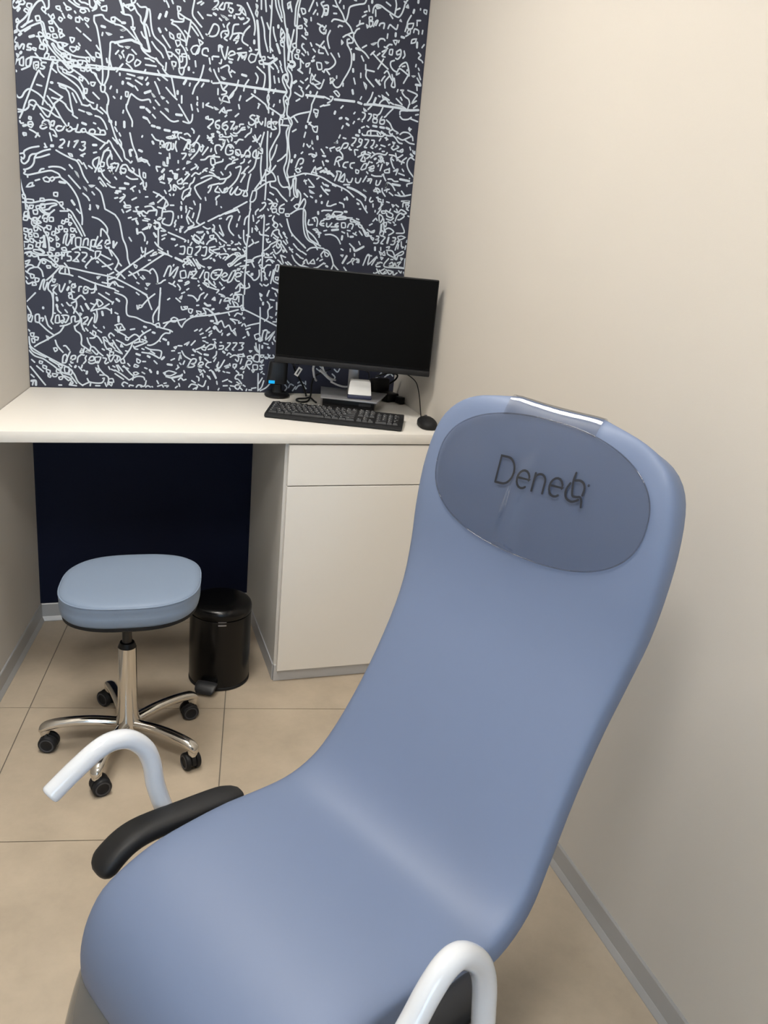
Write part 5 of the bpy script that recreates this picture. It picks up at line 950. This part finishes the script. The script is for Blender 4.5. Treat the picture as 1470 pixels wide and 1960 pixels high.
# strap over the top
bm = bmesh.new(); rows = []
NS = 14
def film_top(l):
    e = abs(l-FL)/FW; return FZ + FH*(1-e**2.35)**(1/2.35) - 0.0125*(l-FL) - 0.002
for l in [0.098-0.196*i/10 for i in range(11)]:
    row = []
    for front_ in (True, False):
        part = []
        for i in range(NS+1):
            k = i*1.0; j = int(k); u, z, w, t = fine[j]
            if w < abs(l)+0.002 or z < (film_top(l)+0.004 if front_ else 1.212): continue
            a_, b_ = fine[max(j-1, 0)], fine[j+1]; du, dz = b_[0]-a_[0], b_[1]-a_[1]; L = math.hypot(du, dz); nu, nz = -dz/L, du/L
            q = face_q(w, t, l, front_) + (0.0035 if front_ else -0.0035)
            part.append(Vector((u+nu*q, 0, z+nz*q+(0.003 if i < 3 else 0))))
        if front_: part.append(Vector((film_u(l, film_top(l)), 0, film_top(l)-0.0015)))
        row.append(part)
    pth = row[0][::-1] + row[1]
    P_ = [pth[0]]; 
    for p_ in pth[1:]: P_.append(p_)
    Ls = [0]
    for p_, q_ in zip(P_[:-1], P_[1:]): Ls.append(Ls[-1]+(q_-p_).length)
    out = []
    for i in range(25):
        d_ = Ls[-1]*i/24; j = max(k for k in range(len(Ls)) if Ls[k] <= d_+1e-9); j = min(j, len(P_)-2)
        out.append(P_[j].lerp(P_[j+1], (d_-Ls[j])/max(1e-9, Ls[j+1]-Ls[j])))
    for _ in range(3): out = [out[0]] + [out[i]*0.5+(out[i-1]+out[i+1])*0.25 for i in range(1, 24)] + [out[-1]]
    rows.append([cl(p_.x, l, p_.z+0.0015) for p_ in out])
loft(bm, rows, False, False, closed=False); finish('strap', bm, M['film'], film, smooth=180)

# lettering on the film
bm = bmesh.new()
def arc(cx, cy, rx0, ry0, a0, a1, n=14): return [(cx+rx0*math.cos(math.radians(a0+(a1-a0)*i/n)), cy+ry0*math.sin(math.radians(a0+(a1-a0)*i/n))) for i in range(n+1)]
GL = []   # strokes in text space, x right, y up, cap height 1
GL += [[(0, 0), (0, 1), (0.3, 1)] + arc(0.3, 0.5, 0.42, 0.5, 90, -90) + [(0, 0)]]
def e_(x): return [[(x, 0.36), (x+0.54, 0.36)] + arc(x+0.27, 0.33, 0.27, 0.33, 5, 310)]
GL += e_(0.92)
GL += [[(1.66, 0), (1.66, 0.66)], [(1.66, 0.42)] + arc(1.90, 0.42, 0.24, 0.24, 180, 0) + [(2.14, 0)]]
GL += e_(2.36)
sm = lambda q: [(v.x, v.y) for v in smooth_path([(x+0.05, y, 0) for x, y in q], 5)]
GL += [sm([(3.23, 0.987), (3.205, 0.735), (3.243, 0.468), (3.317, 0.20), (3.477, 0.175), (3.626, 0.20), (3.72, 0.098), (3.764, -0.125)]),
       sm([(3.275, 0.725), (3.456, 0.755), (3.626, 0.69), (3.715, 0.52), (3.70, 0.275)]),
       sm([(3.115, 0.595), (3.02, 0.37), (3.03, 0.18), (3.137, 0.037), (3.328, -0.02), (3.477, 0.027), (3.594, 0.105)])]
GL += [arc(3.89, 0.66, 0.03, 0.03, 0, 360, 8)]
TS_ = 0.0485; l0, z0_ = 0.073, 1.116
def tpos(x, y): return film_pt(l0 - x*TS_, z0_ + y*TS_ + 0.004*x*TS_/0.05, 0.0022)
for g in GL: ribbon(bm, g, 0.085 if len(g) != 9 else 0.03, tpos)
t_ = finish('lettering', bm, M['text'], film, recalc=False)

# leg rest with its glossy grey cover
LSN = [(0.640, 0.300, 0.252, 0.05), (0.658, 0.272, 0.262, 0.075), (0.676, 0.215, 0.267, 0.085), (0.692, 0.15, 0.268, 0.085), (0.706, 0.085, 0.266, 0.08), (0.711, 0.06, 0.25, 0.05)]
bm = bmesh.new(); loft(bm, upholstery(resample(LSN, 4), 5)); leg_ = finish('leg_rest', bm, M['gray_shell'], chair, smooth=70); leg_['label'] = 'glossy grey leg rest cover'

# black armrest pads
def pad(sgn):
    bm = bmesh.new()
    cps = [(0.292, 0.318, 0.444), (0.345, 0.322, 0.447), (0.420, 0.325, 0.449), (0.490, 0.328, 0.450), (0.530, 0.328, 0.443), (0.564, 0.326, 0.424), (0.586, 0.324, 0.402)]
    if sgn < 0: cps = [(u-0.038, y-0.020, z+0.028) for u, y, z in cps]      # the left armrest is set a little higher and further back
    path = smooth_path(cps, 5); n = len(path); rings = []
    for i, p in enumerate(path):
        t = (path[min(i+1, n-1)]-path[max(i-1, 0)]).normalized(); side = Vector((0, 1, 0)); up = t.cross(side)
        if up.z < 0: up = -up
        s = i/(n-1); e = 1.0
        k = min(s, 1-s)*n
        e = min(1.0, 0.55+0.45*math.sqrt(min(1, k/3.5)))
        w = (0.028+0.003*s)*e; h = (0.016+0.004*s)*e
        rings.append([cl(*(lambda q: (q.x, q.y*sgn, q.z))(p+side*x+up*y)) for x, y in supel(w, h, 2.8, 20)])
    loft(bm, rings); return finish('armrest_pad', bm, M['blackpad'], chair, smooth=60)
pad(1); pad(-1)
# white tube handles beside the armrests
def handle(pts):
    bm = bmesh.new(); tube(bm, [cl(*p) for p in pts], 0.0178, n=20, per=6); return finish('tube_handle', bm, M['white_gloss'], chair, smooth=50)
handle([(0.645, 0.37, 0.573), (0.605, 0.37, 0.601), (0.563, 0.37, 0.626), (0.533, 0.37, 0.633), (0.501, 0.37, 0.624), (0.472, 0.37, 0.594), (0.457, 0.37, 0.555), (0.449, 0.37, 0.504), (0.436, 0.365, 0.452), (0.42, 0.345, 0.39), (0.40, 0.30, 0.34), (0.39, 0.2, 0.325)])
handle([(0.56, -0.35, 0.51), (0.52, -0.35, 0.572), (0.491, -0.35, 0.609), (0.465, -0.35, 0.645), (0.437, -0.35, 0.668), (0.408, -0.35, 0.665), (0.369, -0.35, 0.628), (0.347, -0.35, 0.583), (0.335, -0.35, 0.524), (0.33, -0.35, 0.45), (0.34, -0.33, 0.375), (0.36, -0.29, 0.335), (0.39, -0.2, 0.325)])
# frame and pedestal under the seat
bm = bmesh.new()
box(bm, (0, 0, 0), (0.46, 0.40, 0.05), 0.012); bmesh.ops.transform(bm, matrix=Matrix.Translation(cl(0.34, 0, 0.35)) @ CM.to_4x4(), verts=bm.verts)
finish('seat_frame', bm, M['white_gloss'], chair, smooth=40)
bm = bmesh.new()
for sy in (-1, 1): tube(bm, [cl(0.15, sy*0.12, 0.36), cl(0.05, sy*0.12, 0.50), cl(-0.07, sy*0.12, 0.72), cl(-0.15, sy*0.12, 0.95)], 0.014, n=12, per=5)
finish('back_frame', bm, M['white_gloss'], chair, smooth=50)
bm = bmesh.new(); box(bm, (0, 0, 0), (0.16, 0.14, 0.25), 0.02); bmesh.ops.transform(bm, matrix=Matrix.Translation(cl(0.30, 0, 0.21)) @ CM.to_4x4(), verts=bm.verts)
finish('lift_column', bm, M['white_gloss'], chair, smooth=40)
bm = bmesh.new(); box(bm, (0, 0, 0), (0.56, 0.42, 0.05), 0.02); bmesh.ops.transform(bm, matrix=Matrix.Translation(cl(0.30, 0, 0.065)) @ CM.to_4x4(), verts=bm.verts)
finish('base_plate', bm, M['white_gloss'], chair, smooth=40)
for du in (-1, 1):
    for dy in (-1, 1):
        bm = bmesh.new(); lathe(bm, [(0.02, 0.0), (0.028, 0.004), (0.028, 0.03), (0.02, 0.045)], 16, cl(0.30+du*0.23, dy*0.17, 0)); finish('foot', bm, M['blackmatte'], chair, smooth=40)

# ---------------------------------------------------------------- stool
SX, SY = 0.28, -0.85
stool = thing('swivel_stool', 'low swivel stool with light blue cushion on a polished five star base', 'stool', (SX, SY, 0))
def seat_ring(sc, z, dish=0.0, k=64):
    out = []
    for x, y in supel(0.191*sc, 0.178*sc, 2.75, k, math.radians(-8)):
        out.append(Vector((x+0.015, y+0.035, z + 0.010*(x/0.19) - 0.0*y)))
    return out
bm = bmesh.new()
prof = [(0.90, 0.455), (0.955, 0.458), (0.985, 0.466), (0.998, 0.480), (0.999, 0.488), (0.991, 0.496), (0.999, 0.504), (1.0, 0.513), (0.992, 0.520), (0.97, 0.5245), (0.90, 0.5275), (0.6, 0.529), (0.3, 0.529), (0.02, 0.529)]
loft(bm, [seat_ring(s, z) for s, z in prof]); finish('cushion', bm, M['stoolblue'], stool, smooth=60)
bm = bmesh.new(); pr_ = seat_ring(0.996, 0.5185); tube(bm, pr_ + [pr_[0]], 0.0024, n=6, per=1, rounded=False)
pip = finish('piping', bm, M['stoolblue'], stool, smooth=180)
bm = bmesh.new(); loft(bm, [seat_ring(0.5, 0.440), seat_ring(0.9, 0.442), seat_ring(0.962, 0.450), seat_ring(0.962, 0.4585), seat_ring(0.5, 0.4585)]); finish('seat_pan', bm, M['blackmatte'], stool, smooth=40)
bm = bmesh.new(); lathe(bm, [(0.0, 0.30), (0.0135, 0.30), (0.0135, 0.443), (0.0, 0.443)], 20); finish('gas_piston', bm, mat('piston_grey', (60, 58, 56), 0.35, metal=0.6), stool, smooth=40)
bm = bmesh.new(); lathe(bm, [(0.012, 0.328), (0.0245, 0.328), (0.0245, 0.334), (0.020, 0.345), (0.015, 0.346), (0.012, 0.346)], 24); finish('collar', bm, M['black'], stool, smooth=40)
bm = bmesh.new(); lathe(bm, [(0.001, 0.055), (0.036, 0.056), (0.038, 0.07), (0.036, 0.085), (0.0305, 0.11), (0.0285, 0.16), (0.0265, 0.25), (0.0255, 0.330), (0.012, 0.331)], 32); finish('column', bm, M['chrome'], stool, smooth=50)
for k in range(5):
    a = math.radians(175 + 72*k + (0 if k < 2 else -1)); d = Vector((math.cos(a), math.sin(a), 0)); sd = Vector((-d.y, d.x, 0))
    bm = bmesh.new(); rings = []
    pts = [(0.018, 0.078, 0.015, 0.014), (0.05, 0.084, 0.0155, 0.013), (0.10, 0.090, 0.015, 0.0125), (0.15, 0.0905, 0.0145, 0.012), (0.19, 0.087, 0.0145, 0.012), (0.215, 0.082, 0.015, 0.0125), (0.232, 0.076, 0.0145, 0.012), (0.243, 0.070, 0.011, 0.009), (0.247, 0.066, 0.005, 0.004)]
    pp = resample(pts, 3)
    for i, (r, z, w, h) in enumerate(pp):
        rings.append([d*r + sd*x + Vector((0, 0, z+y)) for x, y in supel(w*1.12, h*1.1, 2.3, 18)])
    loft(bm, rings)
    lathe(bm, [(0.004, 0.048), (0.0125, 0.049), (0.0145, 0.056), (0.0145, 0.072), (0.012, 0.078)], 18, d*0.230)
    finish('spoke', bm, M['chrome'], stool, smooth=60)
    # twin wheel caster, trailing off to one side
    b = a + math.radians([78, 40, 62, 70, -60][k]); ax = Vector((math.cos(b), math.sin(b), 0)); fw = Vector((-ax.y, ax.x, 0))
    ctr = d*0.230 + fw*0.010
    bm = bmesh.new(); lathe(bm, [(0.003, 0.032), (0.005, 0.034), (0.005, 0.052), (0.003, 0.054)], 10, d*0.230)
    rings = []
    for x in (-0.007, -0.005, 0.005, 0.007):
        sc = 0.9 if abs(x) > 0.006 else 1.0
        rings.append([ctr + ax*x + fw*(0.0265*sc*math.cos(t)) + Vector((0, 0, 0.026+0.0265*sc*math.sin(t))) for t in [math.radians(-10+200*i/14) for i in range(15)]])
    loft(bm, rings); cst = finish('caster', bm, M['blackmatte'], stool, smooth=50)
    for s in (-1, 1):
        bm = bmesh.new(); rings = []
        for r, x in [(0.004, 0.0078), (0.022, 0.0078), (0.026, 0.0100), (0.026, 0.0185), (0.0235, 0.0220), (0.019, 0.0228), (0.0165, 0.0212), (0.004, 0.0212)]:
            rings.append([ctr + ax*(x*s) + fw*(r*math.cos(2*math.pi*i/24)) + Vector((0, 0, 0.026+r*math.sin(2*math.pi*i/24))) for i in range(24)])
        loft(bm, rings); finish('wheel', bm, M['tyre'], cst, smooth=45)
        bm = bmesh.new(); rings = []
        for r, x in [(0.0168, 0.0215), (0.0168, 0.0236), (0.0205, 0.0236), (0.0205, 0.0215)]:
            rings.append([ctr + ax*(x*s) + fw*(r*math.cos(2*math.pi*i/24)) + Vector((0, 0, 0.026+r*math.sin(2*math.pi*i/24))) for i in range(24)])
        loft(bm, rings, False, False); finish('wheel_ring', bm, M['tyregrey'], cst, smooth=45)

# ---------------------------------------------------------------- pedal bin
BX, BY, BR = 0.594, -0.503, 0.1015
bn = thing('pedal_bin', 'small black pedal bin standing beside the white base cabinet', 'bin', (BX, BY, 0))
bm = bmesh.new(); lathe(bm, [(0.05, 0.004), (BR-0.004, 0.004), (BR-0.001, 0.012), (BR, 0.02), (BR, 0.255), (BR-0.003, 0.257), (0.05, 0.257)], 56); finish('bin_body', bm, M['binblack'], bn, smooth=40)
bm = bmesh.new(); lathe(bm, [(0.04, 0.259), (BR, 0.2595), (BR+0.0012, 0.262), (BR+0.0012, 0.276), (BR-0.001, 0.285), (BR-0.006, 0.291), (BR-0.016, 0.295), (0.05, 0.299), (0.01, 0.300)], 56); finish('lid', bm, M['binblack'], bn, smooth=50)
bm = bmesh.new(); lathe(bm, [(0.06, 0.0), (BR-0.002, 0.0), (BR+0.001, 0.003), (BR+0.001, 0.010), (BR-0.002, 0.012)], 56); finish('base_ring', bm, M['blackmatte'], bn, smooth=40)
# nameplate facing the room and pedal turned to the left
fa = math.radians(-95)
def bin_plate(z, h, half, m, nm, par, rr=0.0009):
    bm = bmesh.new(); loft(bm, [[Vector(((BR+q)*math.cos(fa+t), (BR+q)*math.sin(fa+t), z+zz)) for q, zz in ((0.0002, -h/2), (rr, -h/2), (rr, h/2), (0.0002, h/2))] for t in [half*(i/8*2-1) for i in range(9)]])
    return finish(nm, bm, m, par)
pl = bin_plate(0.246, 0.0045, 0.13, M['silver'], 'nameplate', bn); bin_plate(0.2575, 0.0012, 0.13, M['silver'], 'lid_trim', bn, 0.0016)
pa = math.radians(-118); pd = Vector((math.cos(pa), math.sin(pa), 0)); ps = Vector((-pd.y, pd.x, 0))
bm = bmesh.new(); rings = []
for r, z, w, h in [(0.06, 0.024, 0.020, 0.004), (0.096, 0.028, 0.028, 0.005), (0.108, 0.035, 0.035, 0.005), (0.126, 0.031, 0.036, 0.0055), (0.140, 0.022, 0.033, 0.006), (0.145, 0.015, 0.027, 0.005)]:
    rings.append([pd*r + ps*x + Vector((0, 0, z+y)) for x, y in supel(w, h, 3.5, 20)])
loft(bm, rings); finish('pedal', bm, mat('pedal_grey_black', (40, 40, 42), 0.45), bn, smooth=50)

# ---------------------------------------------------------------- things on the desk
MY = -0.3618
def loc_frame(c, rz): return Matrix.Translation(c) @ Matrix.Rotation(rz, 4, 'Z')
# monitor
mc = CAM + (Vector((1.0599, -0.2537, 1.1963)) - CAM)*0.972
mon = thing('computer_monitor', 'black widescreen monitor switched off in the right corner of the desk', 'monitor', (mc.x, mc.y, HD), MY)
mz = mc.z - HD; MW, MH = 0.527, 0.316
tilt = Matrix.Rotation(0.03, 4, 'X')
bm = bmesh.new(); box(bm, (0, 0.012, mz), (MW, 0.024, MH), 0.004); box(bm, (0, 0.035, mz-0.01), (MW*0.6, 0.03, MH*0.62), 0.012); finish('housing', bm, M['black'], mon, smooth=40)
bm = bmesh.new(); box(bm, (0, -0.0012, mz+0.011), (MW-0.006, 0.003, MH-0.028), 0.0008); finish('screen', bm, M['screen'], mon)
bm = bmesh.new(); box(bm, (0, -0.004, mz-MH/2+0.0085), (MW, 0.012, 0.019), 0.003); finish('chin_bar', bm, M['blackmatte'], mon, smooth=40)
# stand: silver plate on the docking box, neck
P4 = [Vector((0.991, -0.111)), Vector((0.947, -0.286)), Vector((1.127, -0.364)), Vector((1.214, -0.209))]
inv = (loc_frame(Vector((mc.x, mc.y, HD)), MY)).inverted()
def on_mon(x, y): v = inv @ Vector((x, y, HD)); return (v.x, v.y)
bm = bmesh.new(); prism(bm, [on_mon(*p) for p in (P4[1], P4[2], P4[3], P4[0])], 0.0465, 0.0515, 0.001); finish('stand_plate', bm, M['silver'], mon, smooth=30)
nx, ny = on_mon(1.085, -0.20)
bm = bmesh.new(); box(bm, (nx, ny, 0.0515+0.075), (0.036, 0.022, 0.15), 0.004); box(bm, (nx, (ny+0.05)/2, 0.19), (0.06, abs(ny-0.05)+0.02, 0.04), 0.006); finish('stand_neck', bm, M['silver'], mon, smooth=40)
# docking box below the plate
dk = thing('mini_computer', 'flat black mini computer under the silver monitor stand', 'computer', (1.075, -0.215, HD), MY)
bm = bmesh.new(); box(bm, (0, 0, 0.0225), (0.182, 0.165, 0.043), 0.003); finish('case', bm, M['black'], dk, smooth=40)
bm = bmesh.new()
for k in range(4): box(bm, (0, -0.0832, 0.012+k*0.008), (0.17, 0.0015, 0.002))
o_ = finish('vent_slats', bm, M['blackmatte'], dk); o_['kind'] = 'stuff'
bm = bmesh.new(); box(bm, (0.058, -0.0835, 0.030), (0.042, 0.001, 0.010), 0.0003); finish('badge', bm, M['tyregrey'], dk)
# white wedge device on the plate
wx = Vector((1.083, -0.293, HD+0.0517))
wg = thing('white_card_terminal', 'small white wedge shaped device standing on the silver monitor stand', 'device', wx, MY+0.1)
bm = bmesh.new(); loft(bm, [[Vector((x*w, -0.016+y, z)) for x, y in ((-1, -d), (1, -d), (1, 0.03), (-1, 0.03))] for w, d, z in ((0.0405, 0.008, 0.012), (0.039, 0.006, 0.03), (0.035, 0.001, 0.060), (0.033, -0.003, 0.064))])
bmesh.ops.bevel(bm, geom=list(bm.edges), offset=0.003, segments=2, affect='EDGES'); finish('shell', bm, M['whiteplastic'], wg, smooth=50)
bm = bmesh.new(); box(bm, (0, -0.006, 0.007), (0.083, 0.040, 0.013), 0.003); finish('foot', bm, mat('navy_plastic', (40, 42, 66), 0.45), wg, smooth=40)

# keyboard with one object per key
KA = math.atan2(-0.1707, 0.4241); kc = Vector((0.972, -0.402, HD))
kb = thing('keyboard', 'black full size keyboard lying on the white desk in front of the monitor', 'keyboard', kc, KA)
KW, KD = 0.455, 0.152
bm = bmesh.new()
for sec in [1]:
    yz = [(-KD/2, 0.002), (-KD/2+0.003, 0.013), (-KD/2+0.012, 0.016), (KD/2-0.006, 0.026), (KD/2, 0.023), (KD/2, 0.002)]
    loft(bm, [[Vector((sx*KW/2, y, z)) for y, z in yz] for sx in (-1, 1)])
    bmesh.ops.bevel(bm, geom=[e for e in bm.edges], offset=0.002, segments=2, affect='EDGES')
finish('key_bed', bm, M['blackmatte'], kb, smooth=40)
KEYM = {}
def key(x, y, w, d=0.0165):
    kk = round(w, 4), round(d, 4)
    if kk not in KEYM:
        bm = bmesh.new(); a = [(-w/2, -d/2), (w/2, -d/2), (w/2, d/2), (-w/2, d/2)]
        b = [(px*1-math.copysign(0.0022, px), py*1-math.copysign(0.0022, py)+0.0008) for px, py in a]
        loft(bm, [[Vector((px, py, 0)) for px, py in a], [Vector((px, py, 0.0065)) for px, py in b]])
        lw = min(0.0045, w*0.3)
        v = [bm.verts.new((px, py, 0.00665)) for px, py in ((-w/2+0.004, 0.0005), (-w/2+0.004+lw, 0.0005), (-w/2+0.004+lw, 0.0045), (-w/2+0.004, 0.0045))]
        f = bm.faces.new(v); f.material_index = 1
        me = bpy.data.meshes.new('key'); bm.to_mesh(me); bm.free(); me.materials.append(M['greykey']); me.materials.append(M['legend']); KEYM[kk] = me
    o = link('key', KEYM[kk], kb); yy = y
    o.location = (x, yy, 0.0158 + (yy+KD/2-0.012)/(KD-0.018)*0.010); o.rotation_euler = (math.atan2(0.010, KD-0.018), 0, 0)
U = 0.019; X0 = -KW/2+0.011; Y0 = -KD/2+0.024
def row(j, ws, x=X0, gap=0.0012):
    for w in ws:
        if w > 0: key(x+w*U/2, Y0+j*U, w*U-gap)
        x += abs(w)*U
row(0, [1.5, 1.25, 1.25, 5.75, 1.25, 1.25, 1.25, 1.5])
row(1, [1.25] + [1]*11 + [2.75]); row(2, [1.75] + [1]*11 + [2.25]); row(3, [1.5] + [1]*12 + [1.5]); row(4, [1]*13 + [2])
row(5.25, [1, -1, 1, 1, 1, 1, -0.5, 1, 1, 1, 1, -0.5, 1, 1, 1, 1])
XN = X0+15.3*U
for j, ws in ((0, [1, 1, 1]), (1, [-1, 1, -1]), (3, [1, 1, 1]), (4, [1, 1, 1]), (5.25, [1, 1, 1])): row(j, ws, XN)
XP = XN+3.3*U
for j, ws in ((0, [2, 1]), (1, [1, 1, 1]), (2, [1, 1, 1]), (3, [1, 1, 1]), (4, [1, 1, 1, 1])): row(j, ws, XP)
key(XP+3.5*U, Y0+0.5*U, U-0.0012, 2*U-0.0025); key(XP+3.5*U, Y0+2.5*U, U-0.0012, 2*U-0.0025)

# mouse
ms = thing('computer_mouse', 'black mouse lying on the desk right of the keyboard', 'mouse', (1.270, -0.486, HD), MY*0.3)
bm = bmesh.new()
loft(bm, [[Vector((x*s, y*s, z)) for x, y in supel(0.031, 0.052, 2.6, 36)] for s, z in ((0.90, 0.0005), (0.99, 0.004), (1.0, 0.013))] + [[Vector((x*s, y*s+0.004*(1-s), 0.013+0.022*math.sqrt(max(0, 1-s*s)))) for x, y in supel(0.031, 0.052, 2.6, 36)] for s in (0.97, 0.9, 0.75, 0.5, 0.2, 0.02)])
finish('mouse_body', bm, M['blackmatte'], ms, smooth=60)
bm = bmesh.new(); lathe(bm, [(0.002, -0.004), (0.0085, -0.0035), (0.0085, 0.0035), (0.002, 0.004)], 16, (0, 0.026, 0.0275), 'x'); finish('scroll_wheel', bm, M['tyregrey'], ms, smooth=40)
ml = Matrix.Translation(-Vector((1.270, -0.486, HD)))
mi = Matrix.Rotation(-MY*0.3, 4, 'Z')
bm = bmesh.new(); tube(bm, [mi @ (Vector(p)-Vector((1.270, -0.486, HD))) for p in [(1.270, -0.436, 0.9), (1.274, -0.412, 0.909), (1.283, -0.375, 0.928), (1.292, -0.338, 0.950), (1.296, -0.31, 0.972), (1.293, -0.285, 0.998), (1.282, -0.25, 1.012), (1.265, -0.2, 1.02)]], 0.0018, n=8)
finish('cable', bm, M['black'], ms, smooth=60)

# black reader on an oval stand
rd = thing('barcode_reader', 'black boxy reader with a blue light on an oval stand left of the monitor', 'reader', (0.842, -0.055, HD), -0.15)
bm = bmesh.new(); loft(bm, [[Vector((x*s, y*s, z)) for x, y in supel(0.046, 0.056, 2.3, 40)] for s, z in ((0.96, 0.0), (1.0, 0.003), (1.0, 0.006), (0.9, 0.011), (0.5, 0.0145), (0.05, 0.015))]); finish('stand_base', bm, M['black'], rd, smooth=40)
bm = bmesh.new(); loft(bm, [[Vector((x, y, z)) for x, y in supel(w, d, 4, 20)] for w, d, z in ((0.020, 0.014, 0.013), (0.015, 0.010, 0.03), (0.016, 0.012, 0.052))]); finish('stand_stem', bm, M['black'], rd, smooth=50)
bm = bmesh.new(); loft(bm, [[Vector((x+ox, y-0.004, z)) for x, y in supel(w, d, 5, 28)] for w, d, z, ox in ((0.030, 0.022, 0.047, -0.004), (0.036, 0.027, 0.050, -0.005), (0.037, 0.028, 0.062, -0.004), (0.034, 0.027, 0.12, 0.0), (0.031, 0.025, 0.127, 0.0), (0.02, 0.015, 0.129, 0.0))]); finish('reader_head', bm, M['black'], rd, smooth=45)
bm = bmesh.new(); box(bm, (-0.023, -0.0325, 0.0565), (0.022, 0.003, 0.011), 0.001); o_ = finish('status_light', bm, M['cyan'], rd); o_['label'] = 'glowing blue light strip'

# white tag on the cable, power brick, cables behind the monitor
tg = thing('cable_tag', 'small white paper tag hanging from a cable behind the monitor', 'tag', (0.9064, -0.1, 0.988))
bm = bmesh.new(); box(bm, (0, 0, 0), (0.0165, 0.0012, 0.033), 0.0005, Matrix.Rotation(math.radians(30), 3, 'Y')); finish('tag_paper', bm, M['whiteplastic'], tg)
bm = bmesh.new(); box(bm, (0.0, -0.0008, 0.0), (0.0055, 0.0006, 0.021), 0.0, Matrix.Rotation(math.radians(30), 3, 'Y')); finish('tag_print', bm, M['tyregrey'], tg)
bm = bmesh.new(); tube(bm, [(-0.009, 0, 0.015), (-0.017, 0.002, 0.022), (-0.028, 0.03, 0.030), (-0.03, 0.06, 0.028), (0.02, 0.09, 0.01)], 0.0022, n=8); finish('cable', bm, M['black'], tg, smooth=60)
bk = thing('power_brick', 'black power adapter lying in the desk corner with its cord', 'adapter', (1.252, -0.075, HD), 0.35)
bm = bmesh.new(); box(bm, (0, 0, 0.016), (0.055, 0.105, 0.031), 0.005); finish('brick_case', bm, M['black'], bk, smooth=40)
bm = bmesh.new(); box(bm, (-0.03, 0.0, 0.058), (0.08, 0.03, 0.05), 0.008); box(bm, (0.012, -0.078, 0.014), (0.022, 0.034, 0.026), 0.004); finish('plug', bm, M['black'], bk, smooth=40)
bm = bmesh.new(); tube(bm, [(0.0, 0.03, 0.033), (0.02, 0.0, 0.06), (0.032, -0.02, 0.082), (0.025, -0.03, 0.10), (-0.01, -0.02, 0.105), (-0.05, 0.0, 0.09)], 0.0035, n=8); finish('cord', bm, M['black'], bk, smooth=60)
def cable(pts, m, r, label, name='cable'):
    bm = bmesh.new(); tube(bm, [Vector(p) for p in pts], r, n=8, per=6); return tag(finish(name, bm, m, smooth=60), label, 'cable')
cable([(0.975, -0.07, 1.02), (0.966, -0.08, 1.0), (0.966, -0.09, 0.985), (0.972, -0.085, 0.965), (0.985, -0.06, 0.95)], M['cable_white'], 0.0042, 'white cable bending down behind the left half of the monitor')
cable([(0.992, -0.09, 1.03), (0.998, -0.10, 1.0), (1.012, -0.10, 0.98), (1.03, -0.09, 0.966), (1.055, -0.07, 0.955)], M['cable_white'], 0.0036, 'thin white cable curving across behind the monitor')
cable([(0.985, -0.105, 0.998), (1.0, -0.11, 0.985), (1.015, -0.115, 0.972), (1.03, -0.12, 0.962)], M['cable_white'], 0.0045, 'short thick white cable crossing behind the monitor')
cable([(1.02, -0.14, 0.963), (1.04, -0.16, 0.956), (1.065, -0.17, 0.952), (1.10, -0.165, 0.956)], M['cable_white'], 0.0036, 'white cable lying on the silver monitor stand')
cable([(1.13, -0.165, 1.015), (1.152, -0.16, 1.006), (1.158, -0.16, 0.985), (1.150, -0.165, 0.965), (1.14, -0.15, 0.9425)], M['tyregrey'], 0.0026, 'dark grey cable looping right of the monitor neck')
cable([(1.03, -0.09, 1.0), (1.0, -0.085, 0.985), (0.975, -0.085, 0.972), (0.962, -0.09, 0.945), (0.952, -0.12, 0.905), (0.935, -0.15, 0.8925), (0.908, -0.165, 0.8925), (0.896, -0.145, 0.8925), (0.906, -0.115, 0.8925), (0.935, -0.11, 0.8935), (0.950, -0.125, 0.8995), (0.960, -0.15, 0.8925), (0.962, -0.17, 0.8925)], M['black'], 0.0033, 'black cable looped on the desk beside the mini computer')
cable([(0.90, -0.05, 1.03), (0.905, -0.035, 0.99), (0.925, -0.030, 0.955), (0.945, -0.030, 0.92), (0.955, -0.035, 0.8922), (0.95, -0.06, 0.8922)], M['black'], 0.0035, 'black cable hanging down to the desk behind the looped cable')
